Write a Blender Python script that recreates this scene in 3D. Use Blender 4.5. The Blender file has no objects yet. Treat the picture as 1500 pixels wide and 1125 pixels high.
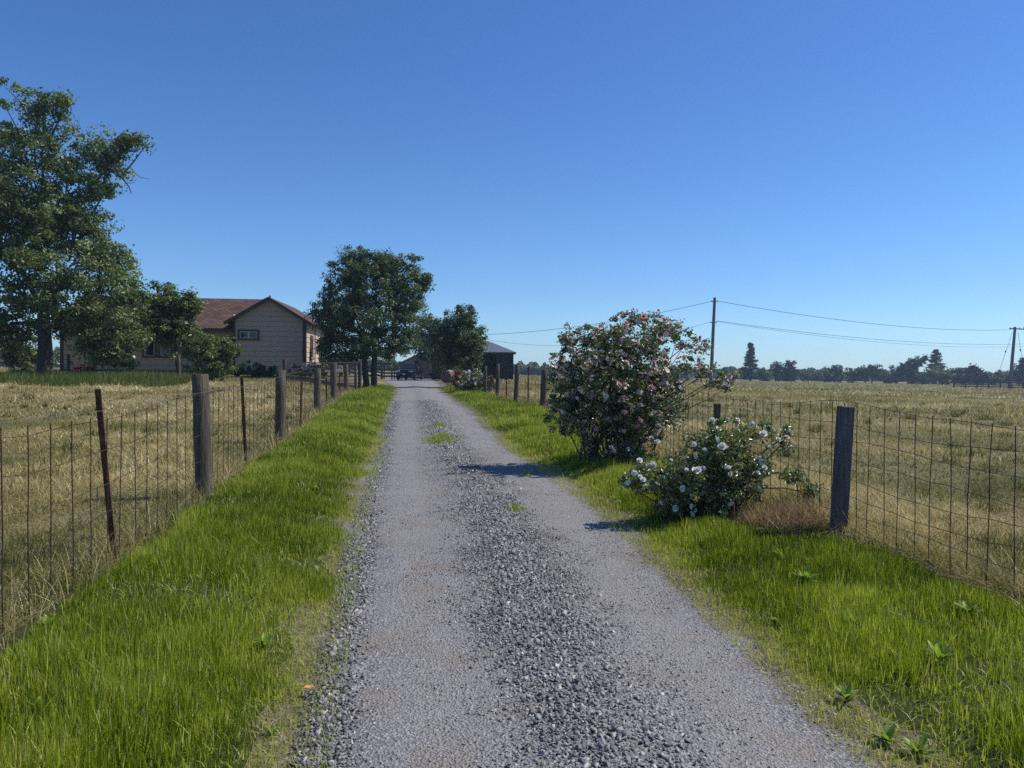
import bpy, bmesh, math, random
import numpy as np
from mathutils import Vector, Matrix

R = math.radians
PI = math.pi
scene = bpy.context.scene
COL = scene.collection
random.seed(7)

# ------------------------------------------------------------------ camera
FPX = 1127.0
CAMZ = 1.55
PITCH = math.atan(17.5 / FPX)
ROLL = R(0.6)
M3 = Matrix.Rotation(PI / 2 - PITCH, 3, 'X') @ Matrix.Rotation(ROLL, 3, 'Z')
cd = bpy.data.cameras.new('camera')
cam = bpy.data.objects.new('camera', cd)
COL.objects.link(cam)
cam.matrix_world = Matrix.Translation((0, 0, CAMZ)) @ M3.to_4x4()
cd.sensor_width = 36.0
cd.lens = 36.0 * FPX / 1500.0
cd.clip_start = 0.05
cd.clip_end = 9000.0
scene.camera = cam


def P(px, py, Y):
    """world point at distance Y (along +Y) seen at photo pixel px, py"""
    v = M3 @ Vector(((px - 750.0) / FPX, -(py - 562.5) / FPX, -1.0))
    k = Y / v.y
    return Vector((v.x * k, Y, CAMZ + v.z * k))


# ------------------------------------------------------------------ terrain
def S(t):
    t = np.clip(t, 0.0, 1.0)
    return t * t * (3 - 2 * t)


LX = np.array([(-12, .9), (0, -.3), (3.25, -.81), (7.9, -1.54), (14, -2.36), (28.3, -4.27), (43.8, -6.45), (55, -8.4), (80, -13.2), (100, -17)])
RX = np.array([(-12, 3.2), (0, 1.73), (3.04, 1.457), (8.8, .94), (14.2, -.06), (23.2, -1.23), (28.9, -2.18), (45.5, -4.44), (55, -5.2), (80, -8.3), (100, -11)])
PR = np.array([(-30, 0), (6, 0), (8, .03), (14, .1), (20, .2), (29, .37), (45, .5), (60, .56), (80, .6), (4000, .6)])


def smooth_interp(y, tab, w=1.6):
    y = np.asarray(y, float)
    o = 0
    for d, k in ((-w, .25), (0, .5), (w, .25)):
        o = o + k * np.interp(y + d, tab[:, 0], tab[:, 1])
    return o


def road_l(y): return smooth_interp(y, LX)
def road_r(y): return smooth_interp(y, RX)


def vnoise(x, y, seed=0):
    x = np.asarray(x, float); y = np.asarray(y, float)
    xi = np.floor(x).astype(np.int64); yi = np.floor(y).astype(np.int64)
    fx = S(x - xi); fy = S(y - yi)

    def h(a, b):
        n = (a * 374761393 + b * 668265263 + seed * 974634777) & 0x7fffffff
        n = ((n ^ (n >> 13)) * 1274126177) & 0x7fffffff
        return ((n ^ (n >> 16)) & 0xffff) / 65535.0
    return (h(xi, yi) * (1 - fx) + h(xi + 1, yi) * fx) * (1 - fy) + (h(xi, yi + 1) * (1 - fx) + h(xi + 1, yi + 1) * fx) * fy


def H(x, y):
    x = np.asarray(x, float); y = np.asarray(y, float)
    xc = (road_l(y) + road_r(y)) / 2
    hw = (road_r(y) - road_l(y)) / 2
    s = x - xc
    prof = smooth_interp(y, PR, 2.0)
    left = .16 * S((-s - hw - .05) / 1.0) + .72 * np.clip((y - 15) / 32, 0, 1) ** 1.6 * S((-s - 3) / 5)
    right = .1 * S((s - hw - .05) / .9)
    drop = S((s - 6) / 40)
    z = prof * (1 - drop) + left + right - np.minimum(.008 * np.maximum(0, s - 10), 2.6)
    bump = S((np.abs(s) - hw - 1.2) / 2.0)
    bump = bump * np.clip((90 - y) / 40, 0, 1)
    z = z + bump * (.09 * (vnoise(x / 2.3, y / 2.3, 3) - .5) + .05 * (vnoise(x / .7, y / .7, 4) - .5))
    z = z + (1 - S((np.abs(s) - hw) / .3)) * (.035 * np.exp(-((s + .0) / (.42)) ** 2) + .02 * (vnoise(x / .8, y / 1.5, 9) - .5))
    return z


def hz(x, y): return float(H(x, y))


def at(px, Y):
    p = P(px, 545, Y)
    return Vector((p.x, Y, hz(p.x, Y)))


# ------------------------------------------------------------------ fences' lines (x as a function of y)
FL = np.array([(-6, -1.07), (5.5, -2.84), (8.14, -3.25), (10.6, -3.66), (13.6, -4.09), (20.9, -5.28), (26, -6.02), (34, -7.33), (38, -7.72), (39.5, -7.79)])
FR = np.array([(-4, 4.25), (3.6, 3.35), (6.93, 2.985), (9.8, 2.61), (25, 1.06), (28.7, .2), (32.5, -.6), (36, -1.25)])


def fl(y): return np.interp(y, FL[:, 0], FL[:, 1])
def fr(y): return np.interp(y, FR[:, 0], FR[:, 1])


# ------------------------------------------------------------------ materials
MATS = {}


def nd(nt, t, **kw):
    n = nt.nodes.new(t)
    for k, v in kw.items():
        setattr(n, k, v)
    return n


def ramp(nt, fac, cols):
    r = nd(nt, 'ShaderNodeValToRGB')
    el = r.color_ramp.elements
    while len(el) < len(cols):
        el.new(.5)
    for e, (p, c) in zip(el, cols):
        e.position = p
        e.color = (c[0], c[1], c[2], 1)
    nt.links.new(fac, r.inputs[0])
    return r.outputs[0]


def base_mat(name):
    m = bpy.data.materials.new(name)
    m.use_nodes = True
    nt = m.node_tree
    nt.nodes.clear()
    out = nd(nt, 'ShaderNodeOutputMaterial')
    return m, nt, out


def noise(nt, scale, detail=4, stretch=None, rough=.55):
    tc = nd(nt, 'ShaderNodeTexCoord')
    src = tc.outputs['Object']
    if stretch:
        mp = nd(nt, 'ShaderNodeMapping')
        mp.inputs['Scale'].default_value = stretch
        nt.links.new(src, mp.inputs[0])
        src = mp.outputs[0]
    n = nd(nt, 'ShaderNodeTexNoise')
    n.inputs['Scale'].default_value = scale
    n.inputs['Detail'].default_value = detail
    n.inputs['Roughness'].default_value = rough
    nt.links.new(src, n.inputs['Vector'])
    return n.outputs['Fac']


def mat(name, cols, scale=8, rough=.8, bump=0.0, stretch=None, detail=5, metal=0.0, spec=.3, bscale=None):
    """principled with a noise driven colour ramp and an optional bump"""
    if name in MATS:
        return MATS[name]
    m, nt, out = base_mat(name)
    b = nd(nt, 'ShaderNodeBsdfPrincipled')
    b.inputs['Roughness'].default_value = rough
    b.inputs['Metallic'].default_value = metal
    b.inputs['Specular IOR Level'].default_value = spec
    if len(cols) == 1:
        c = cols[0][1]
        cols = [(.3, tuple(v * .85 for v in c)), (.7, tuple(min(1, v * 1.12) for v in c))]
    f = noise(nt, scale, detail, stretch)
    nt.links.new(ramp(nt, f, cols), b.inputs['Base Color'])
    if bump:
        bp = nd(nt, 'ShaderNodeBump')
        bp.inputs['Strength'].default_value = bump
        bp.inputs['Distance'].default_value = .02
        f2 = noise(nt, bscale or scale * 3, 6, stretch)
        nt.links.new(f2, bp.inputs['Height'])
        nt.links.new(bp.outputs[0], b.inputs['Normal'])
    nt.links.new(b.outputs[0], out.inputs[0])
    MATS[name] = m
    return m


def leaf_mat(name, cols, rough=.5, transl=.35, tcol=None, spec=.35):
    """foliage: colour from the per-leaf tint attribute, thin translucency"""
    if name in MATS:
        return MATS[name]
    m, nt, out = base_mat(name)
    a = nd(nt, 'ShaderNodeAttribute', attribute_name='tint')
    c = ramp(nt, a.outputs['Fac'], cols)
    b = nd(nt, 'ShaderNodeBsdfPrincipled')
    b.inputs['Roughness'].default_value = rough
    b.inputs['Specular IOR Level'].default_value = spec
    nt.links.new(c, b.inputs['Base Color'])
    t = nd(nt, 'ShaderNodeBsdfTranslucent')
    mx = nd(nt, 'ShaderNodeMix', data_type='RGBA', blend_type='MULTIPLY')
    mx.inputs[0].default_value = 1
    nt.links.new(c, mx.inputs[6])
    mx.inputs[7].default_value = (*(tcol or (1.3, 1.5, .55)), 1)
    nt.links.new(mx.outputs[2], t.inputs[0])
    ms = nd(nt, 'ShaderNodeMixShader')
    ms.inputs[0].default_value = transl
    nt.links.new(b.outputs[0], ms.inputs[1])
    nt.links.new(t.outputs[0], ms.inputs[2])
    nt.links.new(ms.outputs[0], out.inputs[0])
    MATS[name] = m
    return m


# ------------------------------------------------------------------ object helpers
def tag(o, label=None, cat=None, group=None, kind=None):
    if label: o['label'] = label
    if cat: o['category'] = cat
    if group: o['group'] = group
    if kind: o['kind'] = kind
    return o


def empty(name, loc=(0, 0, 0), rz=0.0):
    o = bpy.data.objects.new(name, None)
    COL.objects.link(o)
    o.location = loc
    o.rotation_euler = (0, 0, rz)
    o.empty_display_size = .2
    return o


def link(name, me, m, parent=None, smooth=False):
    o = bpy.data.objects.new(name, me)
    COL.objects.link(o)
    if m is not None:
        for mm in (m if isinstance(m, (list, tuple)) else [m]):
            me.materials.append(mm)
    if smooth:
        me.polygons.foreach_set('use_smooth', np.ones(len(me.polygons), bool))
    if parent is not None:
        o.parent = parent
    return o


def mesh_np(name, V, faces, attrs=None):
    """V (n,3); faces: list of int arrays (m,k); attrs: name -> (n,) floats"""
    me = bpy.data.meshes.new(name)
    V = np.ascontiguousarray(V, np.float32)
    me.vertices.add(len(V))
    me.vertices.foreach_set('co', V.ravel())
    idx = np.concatenate([np.asarray(f, np.int32).ravel() for f in faces])
    cnt = np.concatenate([np.full(len(f), f.shape[1], np.int32) for f in faces])
    me.loops.add(len(idx))
    me.loops.foreach_set('vertex_index', idx)
    me.polygons.add(len(cnt))
    st = np.zeros(len(cnt), np.int32)
    st[1:] = np.cumsum(cnt)[:-1]
    me.polygons.foreach_set('loop_start', st)
    me.update(calc_edges=True)
    for k, v in (attrs or {}).items():
        a = me.attributes.new(k, 'FLOAT', 'POINT')
        a.data.foreach_set('value', np.ascontiguousarray(v, np.float32))
    return me


class MB:
    """collects simple solids and links them as one mesh object"""
    def __init__(self):
        self.v = []; self.f = []

    def add(self, vs, fs):
        n = len(self.v)
        self.v += [tuple(p) for p in vs]
        self.f += [tuple(i + n for i in f) for f in fs]

    def box(self, c, s, rot=None, taper=1.0):
        hx, hy, h2 = s[0] / 2, s[1] / 2, s[2] / 2
        vs = []
        for z, k in ((-h2, 1.0), (h2, taper)):
            for x, y in ((-hx, -hy), (hx, -hy), (hx, hy), (-hx, hy)):
                p = Vector((x * k, y * k, z))
                if rot is not None:
                    p = rot @ p
                vs.append(p + Vector(c))
        self.add(vs, [(3, 2, 1, 0), (4, 5, 6, 7), (0, 1, 5, 4), (1, 2, 6, 5), (2, 3, 7, 6), (3, 0, 4, 7)])

    def bar(self, a, b, w, h=None):
        """rectangular bar from a to b"""
        a, b = Vector(a), Vector(b)
        d = b - a
        q = d.to_track_quat('Z', 'Y').to_matrix()
        self.box((a + b) / 2, (w, h or w, d.length), q)

    def tube(self, pts, r, n=6, cap=True):
        pts = [Vector(p) for p in pts]
        rs = r if isinstance(r, (list, tuple)) else [r] * len(pts)
        base = len(self.v)
        up = None
        for i, p in enumerate(pts):
            d = (pts[min(i + 1, len(pts) - 1)] - pts[max(i - 1, 0)])
            if d.length < 1e-9: d = Vector((0, 0, 1))
            d.normalize()
            if up is None:
                up = d.orthogonal().normalized()
            else:
                up = (up - d * up.dot(d))
                up = up.normalized() if up.length > 1e-6 else d.orthogonal().normalized()
            w = d.cross(up)
            for k in range(n):
                t = 2 * PI * k / n
                self.v.append(tuple(p + (up * math.cos(t) + w * math.sin(t)) * rs[i]))
        for i in range(len(pts) - 1):
            for k in range(n):
                a = base + i * n + k; b = base + i * n + (k + 1) % n
                self.f.append((a, b, b + n, a + n))
        if cap:
            self.f.append(tuple(base + k for k in reversed(range(n))))
            self.f.append(tuple(base + (len(pts) - 1) * n + k for k in range(n)))

    def lathe(self, prof, c=(0, 0, 0), n=16, axis='Z'):
        base = len(self.v)
        for r, z in prof:
            for k in range(n):
                t = 2 * PI * k / n
                p = (r * math.cos(t), r * math.sin(t), z)
                if axis == 'Y': p = (p[0], p[2], p[1])
                if axis == 'X': p = (p[2], p[0], p[1])
                self.v.append((p[0] + c[0], p[1] + c[1], p[2] + c[2]))
        for i in range(len(prof) - 1):
            for k in range(n):
                a = base + i * n + k; b = base + i * n + (k + 1) % n
                self.f.append((a, b, b + n, a + n))
        self.f.append(tuple(base + k for k in reversed(range(n))))
        self.f.append(tuple(base + (len(prof) - 1) * n + k for k in range(n)))

    def prism(self, poly, y0, y1):
        """polygon in xz extruded from y0 to y1"""
        n = len(poly)
        vs = [(x, y0, z) for x, z in poly] + [(x, y1, z) for x, z in poly]
        fs = [tuple(range(n)), tuple(range(2 * n - 1, n - 1, -1))]
        fs += [(i, i + n, (i + 1) % n + n, (i + 1) % n) for i in range(n)]
        self.add(vs, fs)

    def build(self, name, m, parent=None, smooth=False, bevel=0.0):
        me = bpy.data.meshes.new(name)
        me.from_pydata(self.v, [], self.f)
        bm = bmesh.new(); bm.from_mesh(me)
        bmesh.ops.recalc_face_normals(bm, faces=bm.faces)
        if bevel:
            bmesh.ops.bevel(bm, geom=list(bm.edges), offset=bevel, segments=1, affect='EDGES')
        bm.to_mesh(me); bm.free()
        me.update()
        o = link(name, me, m, parent, smooth)
        if smooth:
            me.set_sharp_from_angle(angle=R(40))
        return o


# ------------------------------------------------------------------ world and sun
SUN_EL, SUN_AZ = R(51), R(14)          # azimuth from +X towards +Y
sun_dir = Vector((math.cos(SUN_EL) * math.cos(SUN_AZ), math.cos(SUN_EL) * math.sin(SUN_AZ), math.sin(SUN_EL)))
w = bpy.data.worlds.new('World')
scene.world = w
w.use_nodes = True
nt = w.node_tree
nt.nodes.clear()
sky = nd(nt, 'ShaderNodeTexSky', sky_type='NISHITA')
sky.sun_disc = False
sky.sun_elevation = SUN_EL
sky.sun_rotation = PI / 2 - SUN_AZ
sky.altitude = 50
sky.air_density = 1.0
sky.dust_density = 0.35
sky.ozone_density = 3.5
bg = nd(nt, 'ShaderNodeBackground')
bg.inputs[1].default_value = 0.10
wo = nd(nt, 'ShaderNodeOutputWorld')
tn = nd(nt, 'ShaderNodeMix', data_type='RGBA', blend_type='MULTIPLY')
tn.inputs[0].default_value = 1.0
tn.inputs[7].default_value = (.96, 1.50, 2.16, 1)
nt.links.new(sky.outputs[0], tn.inputs[6])
# the air near the horizon is paler and more luminous
wtc = nd(nt, 'ShaderNodeTexCoord')
wsp = nd(nt, 'ShaderNodeSeparateXYZ')
nt.links.new(wtc.outputs['Generated'], wsp.inputs[0])
wmr = nd(nt, 'ShaderNodeMapRange'); wmr.inputs[1].default_value = 0; wmr.inputs[2].default_value = .36
nt.links.new(wsp.outputs[2], wmr.inputs[0])
wr = ramp(nt, wmr.outputs[0], [(0, (.92, .83, .82)), (.10, (.88, .79, .76)), (.28, (.74, .69, .67)), (.7, (.63, .625, .63)), (1, (.57, .59, .625))])
wm = nd(nt, 'ShaderNodeMix', data_type='RGBA', blend_type='MULTIPLY'); wm.inputs[0].default_value = 1
nt.links.new(tn.outputs[2], wm.inputs[6]); nt.links.new(wr, wm.inputs[7])
nt.links.new(wm.outputs[2], bg.inputs[0])
nt.links.new(bg.outputs[0], wo.inputs[0])
sl = bpy.data.lights.new('sun', 'SUN')
sl.energy = 5.0
sl.angle = R(0.53)
sl.color = (1.0, .95, .87)
so = bpy.data.objects.new('sun', sl)
COL.objects.link(so)
so.rotation_euler = (-sun_dir).to_track_quat('-Z', 'Y').to_euler()
so.location = (20, 0, 30)

vs = scene.view_settings
vs.view_transform = 'Standard'
vs.look = 'None'
vs.gamma = 1
vs.exposure = 0.0
vs.use_curve_mapping = False
scene.cycles.use_denoising = False
scene.cycles.max_bounces = 6
scene.cycles.diffuse_bounces = 3
scene.cycles.glossy_bounces = 2
scene.cycles.transmission_bounces = 4
scene.cycles.volume_bounces = 0
scene.cycles.use_adaptive_sampling = True
scene.cycles.adaptive_threshold = 0.015

# ------------------------------------------------------------------ ground sheet and road
rows = np.concatenate([np.arange(-12, 60, .4), np.arange(60, 300, 2.0), np.geomspace(300, 5000, 40)])
cin = np.linspace(-1, 1, 15)
cout = np.concatenate([np.arange(1.15, 8, .3), np.geomspace(8, 5000, 150)])
cc = np.concatenate([-cout[::-1], cin, cout])
Yg, Cg = np.meshgrid(rows, cc, indexing='ij')
xl, xr = road_l(Yg), road_r(Yg)
xc, hw = (xl + xr) / 2, (xr - xl) / 2
Xg = xc + np.where(np.abs(Cg) <= 1, Cg * hw, np.sign(Cg) * (hw + np.abs(Cg) - 1))
Zg = H(Xg, Yg)
nr, nc = Xg.shape
I = np.arange(nr * nc).reshape(nr, nc)
Q = np.stack([I[:-1, :-1], I[:-1, 1:], I[1:, 1:], I[1:, :-1]], -1).reshape(-1, 4)
green = np.where(Cg < 0, S((Xg - fl(Yg) + .25) / .3), S((fr(Yg) + .1 - Xg) / .3))
green = green * (1 - S((Yg - 44) / 5) * (Cg < 0)) * (1 - S((Yg - 75) / 5))
me = mesh_np('ground', np.stack([Xg, Yg, Zg], -1).reshape(-1, 3), [Q], {'green': green.ravel()})
m, nt, out = base_mat('field_ground')
b = nd(nt, 'ShaderNodeBsdfPrincipled')
b.inputs['Roughness'].default_value = .95
b.inputs['Specular IOR Level'].default_value = .1
f1 = noise(nt, .35, 6)
f2 = noise(nt, 9.0, 8, None, .75)
f3 = noise(nt, .06, 3)
mxf = nd(nt, 'ShaderNodeMix', data_type='FLOAT'); mxf.inputs[0].default_value = .5
nt.links.new(f1, mxf.inputs[2]); nt.links.new(f2, mxf.inputs[3])
dry = ramp(nt, mxf.outputs[0], [(.34, (.06, .06, .025)), (.45, (.14, .12, .055)), (.54, (.25, .20, .105)), (.66, (.38, .31, .18))])
mo = nd(nt, 'ShaderNodeMix', data_type='RGBA')
nt.links.new(ramp(nt, f3, [(.4, (0, 0, 0)), (.65, (.6, .6, .6))]), mo.inputs[0])
nt.links.new(dry, mo.inputs[6])
mo.inputs[7].default_value = (.11, .11, .045, 1)
grn = ramp(nt, f2, [(.3, (.03, .04, .012)), (.7, (.08, .09, .03))])
at_ = nd(nt, 'ShaderNodeAttribute', attribute_name='green')
mg = nd(nt, 'ShaderNodeMix', data_type='RGBA')
nt.links.new(at_.outputs['Fac'], mg.inputs[0])
nt.links.new(mo.outputs[2], mg.inputs[6]); nt.links.new(grn, mg.inputs[7])
nt.links.new(mg.outputs[2], b.inputs['Base Color'])
bp = nd(nt, 'ShaderNodeBump'); bp.inputs['Strength'].default_value = .8; bp.inputs['Distance'].default_value = .05
nt.links.new(f2, bp.inputs['Height']); nt.links.new(bp.outputs[0], b.inputs['Normal'])
nt.links.new(b.outputs[0], out.inputs[0])
ground = tag(link('ground', me, m, smooth=True), kind='structure')

# road: same columns, finer, laid a few mm above the ground
ry = np.concatenate([np.arange(-11, 30, .2), np.arange(30, 96, .8)])
ru = np.linspace(-.16, 1.16, 53)
Yr, Ur = np.meshgrid(ry, ru, indexing='ij')
ew = (.12 * (vnoise(Yr * 1.1, Ur * 0, 21) - .5) * 2 + .07 * (vnoise(Yr * 3.7, Ur * 0, 22) - .5) * 2) * np.where(Ur < .5, -1, 1) * np.clip(np.abs(Ur - .5) * 2, 0, 1) ** 4
Xr = road_l(Yr) + (road_r(Yr) - road_l(Yr)) * Ur + ew
edge = np.minimum(Ur, 1 - Ur)
Zr = H(Xr, Yr) + .022 + .008 * (vnoise(Xr * 6, Yr * 6, 5) - .5) - .018 * np.clip(-edge / .12, 0, 1)
nr, nc = Xr.shape
I = np.arange(nr * nc).reshape(nr, nc)
Q = np.stack([I[:-1, :-1], I[:-1, 1:], I[1:, 1:], I[1:, :-1]], -1).reshape(-1, 4)
me = mesh_np('gravel_road', np.stack([Xr, Yr, Zr], -1).reshape(-1, 3), [Q], {'across': Ur.ravel()})
m, nt, out = base_mat('road_gravel')
b = nd(nt, 'ShaderNodeBsdfPrincipled'); b.inputs['Roughness'].default_value = .9
b.inputs['Specular IOR Level'].default_value = .25
tc = nd(nt, 'ShaderNodeTexCoord')
vo = nd(nt, 'ShaderNodeTexVoronoi'); vo.inputs['Scale'].default_value = 75
vo2 = nd(nt, 'ShaderNodeTexVoronoi'); vo2.inputs['Scale'].default_value = 190
for v in (vo, vo2): nt.links.new(tc.outputs['Object'], v.inputs['Vector'])
sx = nd(nt, 'ShaderNodeSeparateColor'); nt.links.new(vo.outputs['Color'], sx.inputs[0])
stone = ramp(nt, sx.outputs[0], [(0, (.09, .087, .088)), (.5, (.19, .183, .182)), (.85, (.27, .26, .255)), (1, (.42, .405, .39))])
sx2 = nd(nt, 'ShaderNodeSeparateColor'); nt.links.new(vo2.outputs['Color'], sx2.inputs[0])
dust = ramp(nt, sx2.outputs[0], [(0, (.135, .127, .121)), (.5, (.25, .236, .224)), (.9, (.32, .304, .288)), (1, (.45, .43, .41))])
aa = nd(nt, 'ShaderNodeAttribute', attribute_name='across')
# worn wheel tracks are dusty, fine and pale
nf = noise(nt, 1.1, 6)
ad = nd(nt, 'ShaderNodeMath', operation='MULTIPLY_ADD'); ad.inputs[1].default_value = .42; ad.inputs[2].default_value = -.21
nt.links.new(nf, ad.inputs[0])
ad2 = nd(nt, 'ShaderNodeMath', operation='ADD'); nt.links.new(ad.outputs[0], ad2.inputs[0]); nt.links.new(aa.outputs['Fac'], ad2.inputs[1])
g = lambda v: (v, v, v)
trk = ramp(nt, ad2.outputs[0], [(.04, g(.15)), (.14, g(.6)), (.26, g(.88)), (.44, g(.15)), (.60, g(.2)), (.78, g(.75)), (.87, g(1)), (.98, g(.3))])
mt = nd(nt, 'ShaderNodeMix', data_type='RGBA')
nt.links.new(trk, mt.inputs[0]); nt.links.new(stone, mt.inputs[6]); nt.links.new(dust, mt.inputs[7])
# a brownish cast of dirt and litter in places
nf2 = noise(nt, 2.3, 5)
mt2 = nd(nt, 'ShaderNodeMix', data_type='RGBA')
nt.links.new(ramp(nt, nf2, [(.52, (0, 0, 0)), (.72, (.6, .6, .6))]), mt2.inputs[0])
nt.links.new(mt.outputs[2], mt2.inputs[6]); mt2.inputs[7].default_value = (.22, .17, .12, 1)
# the shoulders turn to dry soil before the grass starts
sh = nd(nt, 'ShaderNodeMath', operation='MULTIPLY_ADD'); sh.inputs[1].default_value = 1 / 1.32; sh.inputs[2].default_value = .16 / 1.32
nf3 = noise(nt, 7, 5)
sa = nd(nt, 'ShaderNodeMath', operation='MULTIPLY_ADD'); sa.inputs[1].default_value = .16; sa.inputs[2].default_value = -.08
nt.links.new(nf3, sa.inputs[0])
sb = nd(nt, 'ShaderNodeMath', operation='ADD')
nt.links.new(aa.outputs['Fac'], sh.inputs[0]); nt.links.new(sh.outputs[0], sb.inputs[0]); nt.links.new(sa.outputs[0], sb.inputs[1])
soil = ramp(nt, noise(nt, 22, 5), [(.3, (.07, .06, .035)), (.5, (.15, .125, .08)), (.7, (.24, .20, .13))])
mt3 = nd(nt, 'ShaderNodeMix', data_type='RGBA')
nt.links.new(ramp(nt, sb.outputs[0], [(.07, g(1)), (.12, g(0)), (.86, g(0)), (.91, g(1))]), mt3.inputs[0])
nt.links.new(mt2.outputs[2], mt3.inputs[6]); nt.links.new(soil, mt3.inputs[7])
nt.links.new(mt3.outputs[2], b.inputs['Base Color'])
bp = nd(nt, 'ShaderNodeBump'); bp.inputs['Strength'].default_value = .8; bp.inputs['Distance'].default_value = .012
nt.links.new(vo.outputs['Distance'], bp.inputs['Height'])
bp2 = nd(nt, 'ShaderNodeBump'); bp2.inputs['Strength'].default_value = .5; bp2.inputs['Distance'].default_value = .006
nt.links.new(vo2.outputs['Distance'], bp2.inputs['Height']); nt.links.new(bp.outputs[0], bp2.inputs['Normal'])
nt.links.new(bp2.outputs[0], b.inputs['Normal'])
nt.links.new(b.outputs[0], out.inputs[0])
tag(link('gravel_road', me, m, smooth=True), kind='structure')


# ------------------------------------------------------------------ loose stones on the road
def in_view(x, y, mx=.72):
    return (np.abs(x) < mx * y + .4)


rng = np.random.default_rng(11)


def scatter_road(n, y0, y1, dens):
    """points on the road by a density function of u"""
    y = rng.uniform(y0, y1, n)
    u = rng.uniform(-.04, 1.03, n)
    keep = rng.random(n) < dens(u, y)
    y, u = y[keep], u[keep]
    x = road_l(y) + (road_r(y) - road_l(y)) * u
    k = in_view(x, y)
    return x[k], y[k], u[k]


def dens_stone(u, y):
    c = .78 * np.exp(-(np.abs(u - .53) / .19) ** 2.2) + .95 * np.exp(-((u - .02) / .055) ** 2) + .5 * np.exp(-((u - 1.0) / .03) ** 2) + .27
    return np.clip(c * (.3 + 1.0 * vnoise(u * 5, y * 1.3, 31)) * (.6 + .6 * vnoise(u * 14, y * 4, 32)), 0, 1)


def stones_mesh(x, y, size, lod):
    T = np.array([(a, b_, c) for a in (-1, 1) for b_ in (-1, 1) for c in (-1, 1)], float) * .72
    F = np.array([(0, 1, 3), (0, 3, 2), (4, 6, 7), (4, 7, 5), (0, 4, 5), (0, 5, 1), (2, 3, 7), (2, 7, 6), (0, 2, 6), (0, 6, 4), (1, 5, 7), (1, 7, 3)])
    n, k = len(x), len(T)
    v = T[None] * (1 + .30 * rng.standard_normal((n, k, 1)).clip(-1.6, 1.2)) + .22 * rng.standard_normal((n, k, 3)).clip(-1.5, 1.5)
    v = v * np.stack([rng.uniform(.7, 1.35, n), rng.uniform(.5, 1.0, n), rng.uniform(.25, .55, n)], -1)[:, None] * size[:, None, None]
    tl = rng.standard_normal((n, 2)) * .5
    v[..., 2] += v[..., 0] * tl[:, :1] + v[..., 1] * tl[:, 1:]
    a = rng.uniform(0, 2 * PI, n); ca, sa = np.cos(a)[:, None], np.sin(a)[:, None]
    vx = v[..., 0] * ca - v[..., 1] * sa; vy = v[..., 0] * sa + v[..., 1] * ca
    z = H(x, y) + .022
    V = np.stack([vx + x[:, None], vy + y[:, None], v[..., 2] + (z + size * .18)[:, None]], -1).reshape(-1, 3)
    FF = (F[None] + (np.arange(n) * k)[:, None, None]).reshape(-1, 3)
    return V, FF, np.repeat(rng.random(n), k)


parts = []
for (n, y0, y1, lo, hi, lod) in ((120000, 2.3, 7.5, .0035, .0155, 1), (60000, 7.5, 14, .0065, .017, 0), (34000, 14, 30, .011, .021, 0)):
    x, y, u = scatter_road(n, y0, y1, dens_stone)
    big = np.clip(np.exp(-((u - .53) / .2) ** 2) + np.exp(-((u - .02) / .06) ** 2), .12, 1)
    sz = (lo + (hi - lo) * rng.random(len(x)) ** 2.6) * (.34 + .66 * big)
    sz *= np.where(rng.random(len(x)) < .014, 1.7, 1)
    parts.append(stones_mesh(x, y, sz, lod))
off = 0; Vs, Fs, Ts = [], [], []
for V, F, t in parts:
    Vs.append(V); Fs.append(F + off); Ts.append(t); off += len(V)
me = mesh_np('gravel', np.concatenate(Vs), [np.concatenate(Fs)], {'tint': np.concatenate(Ts)})
m, nt, out = base_mat('crushed_stone')
b = nd(nt, 'ShaderNodeBsdfPrincipled'); b.inputs['Roughness'].default_value = .72
b.inputs['Specular IOR Level'].default_value = .4
a = nd(nt, 'ShaderNodeAttribute', attribute_name='tint')
nt.links.new(ramp(nt, a.outputs['Fac'], [(0, (.085, .082, .084)), (.4, (.17, .165, .166)), (.75, (.25, .242, .238)), (.93, (.34, .325, .31)), (1, (.54, .50, .45))]), b.inputs['Base Color'])
nt.links.new(b.outputs[0], out.inputs[0])
tag(link('gravel', me, m), 'loose crushed blue grey stone lying on the driveway', 'gravel', kind='stuff')


# ------------------------------------------------------------------ grass blades
def blades(x, y, h, wd, seg, lean=.25, tint=None, zoff=0.0, flat=0.0, rg=None):
    rg = rg or rng
    n = len(x)
    a = rg.uniform(0, 2 * PI, n)              # facing
    la = rg.uniform(0, 2 * PI, n)             # lean direction
    ln = np.abs(rg.standard_normal(n)) * lean + flat * rg.random(n)
    z = H(x, y) - .01 + zoff
    ts = np.linspace(0, 1, seg + 1)
    wx, wy = np.cos(a) * wd * .5, np.sin(a) * wd * .5
    up = 1 / np.sqrt(1 + ln ** 2)
    cols = []
    for i, t in enumerate(ts):
        hx = x + np.cos(la) * ln * h * up * t ** 1.8
        hy = y + np.sin(la) * ln * h * up * t ** 1.8
        hzv = z + h * up * (t - .25 * np.minimum(ln, 1.5) * t ** 2)
        if i < seg:
            k = 1 - .75 * t ** 1.6
            cols.append(np.stack([hx - wx * k, hy - wy * k, hzv], -1)); cols.append(np.stack([hx + wx * k, hy + wy * k, hzv], -1))
        else:
            cols.append(np.stack([hx, hy, hzv], -1))
    V = np.stack(cols, 1)
    k = V.shape[1]
    fs = []
    for i in range(seg - 1):
        fs += [(2 * i, 2 * i + 1, 2 * i + 3), (2 * i, 2 * i + 3, 2 * i + 2)]
    fs.append((2 * seg - 2, 2 * seg - 1, 2 * seg))
    F = (np.array(fs)[None] + (np.arange(n) * k)[:, None, None]).reshape(-1, 3)
    tint = rg.random(n) if tint is None else tint
    return V.reshape(-1, 3), F, np.repeat(np.clip(tint, 0, 1), k)


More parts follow.
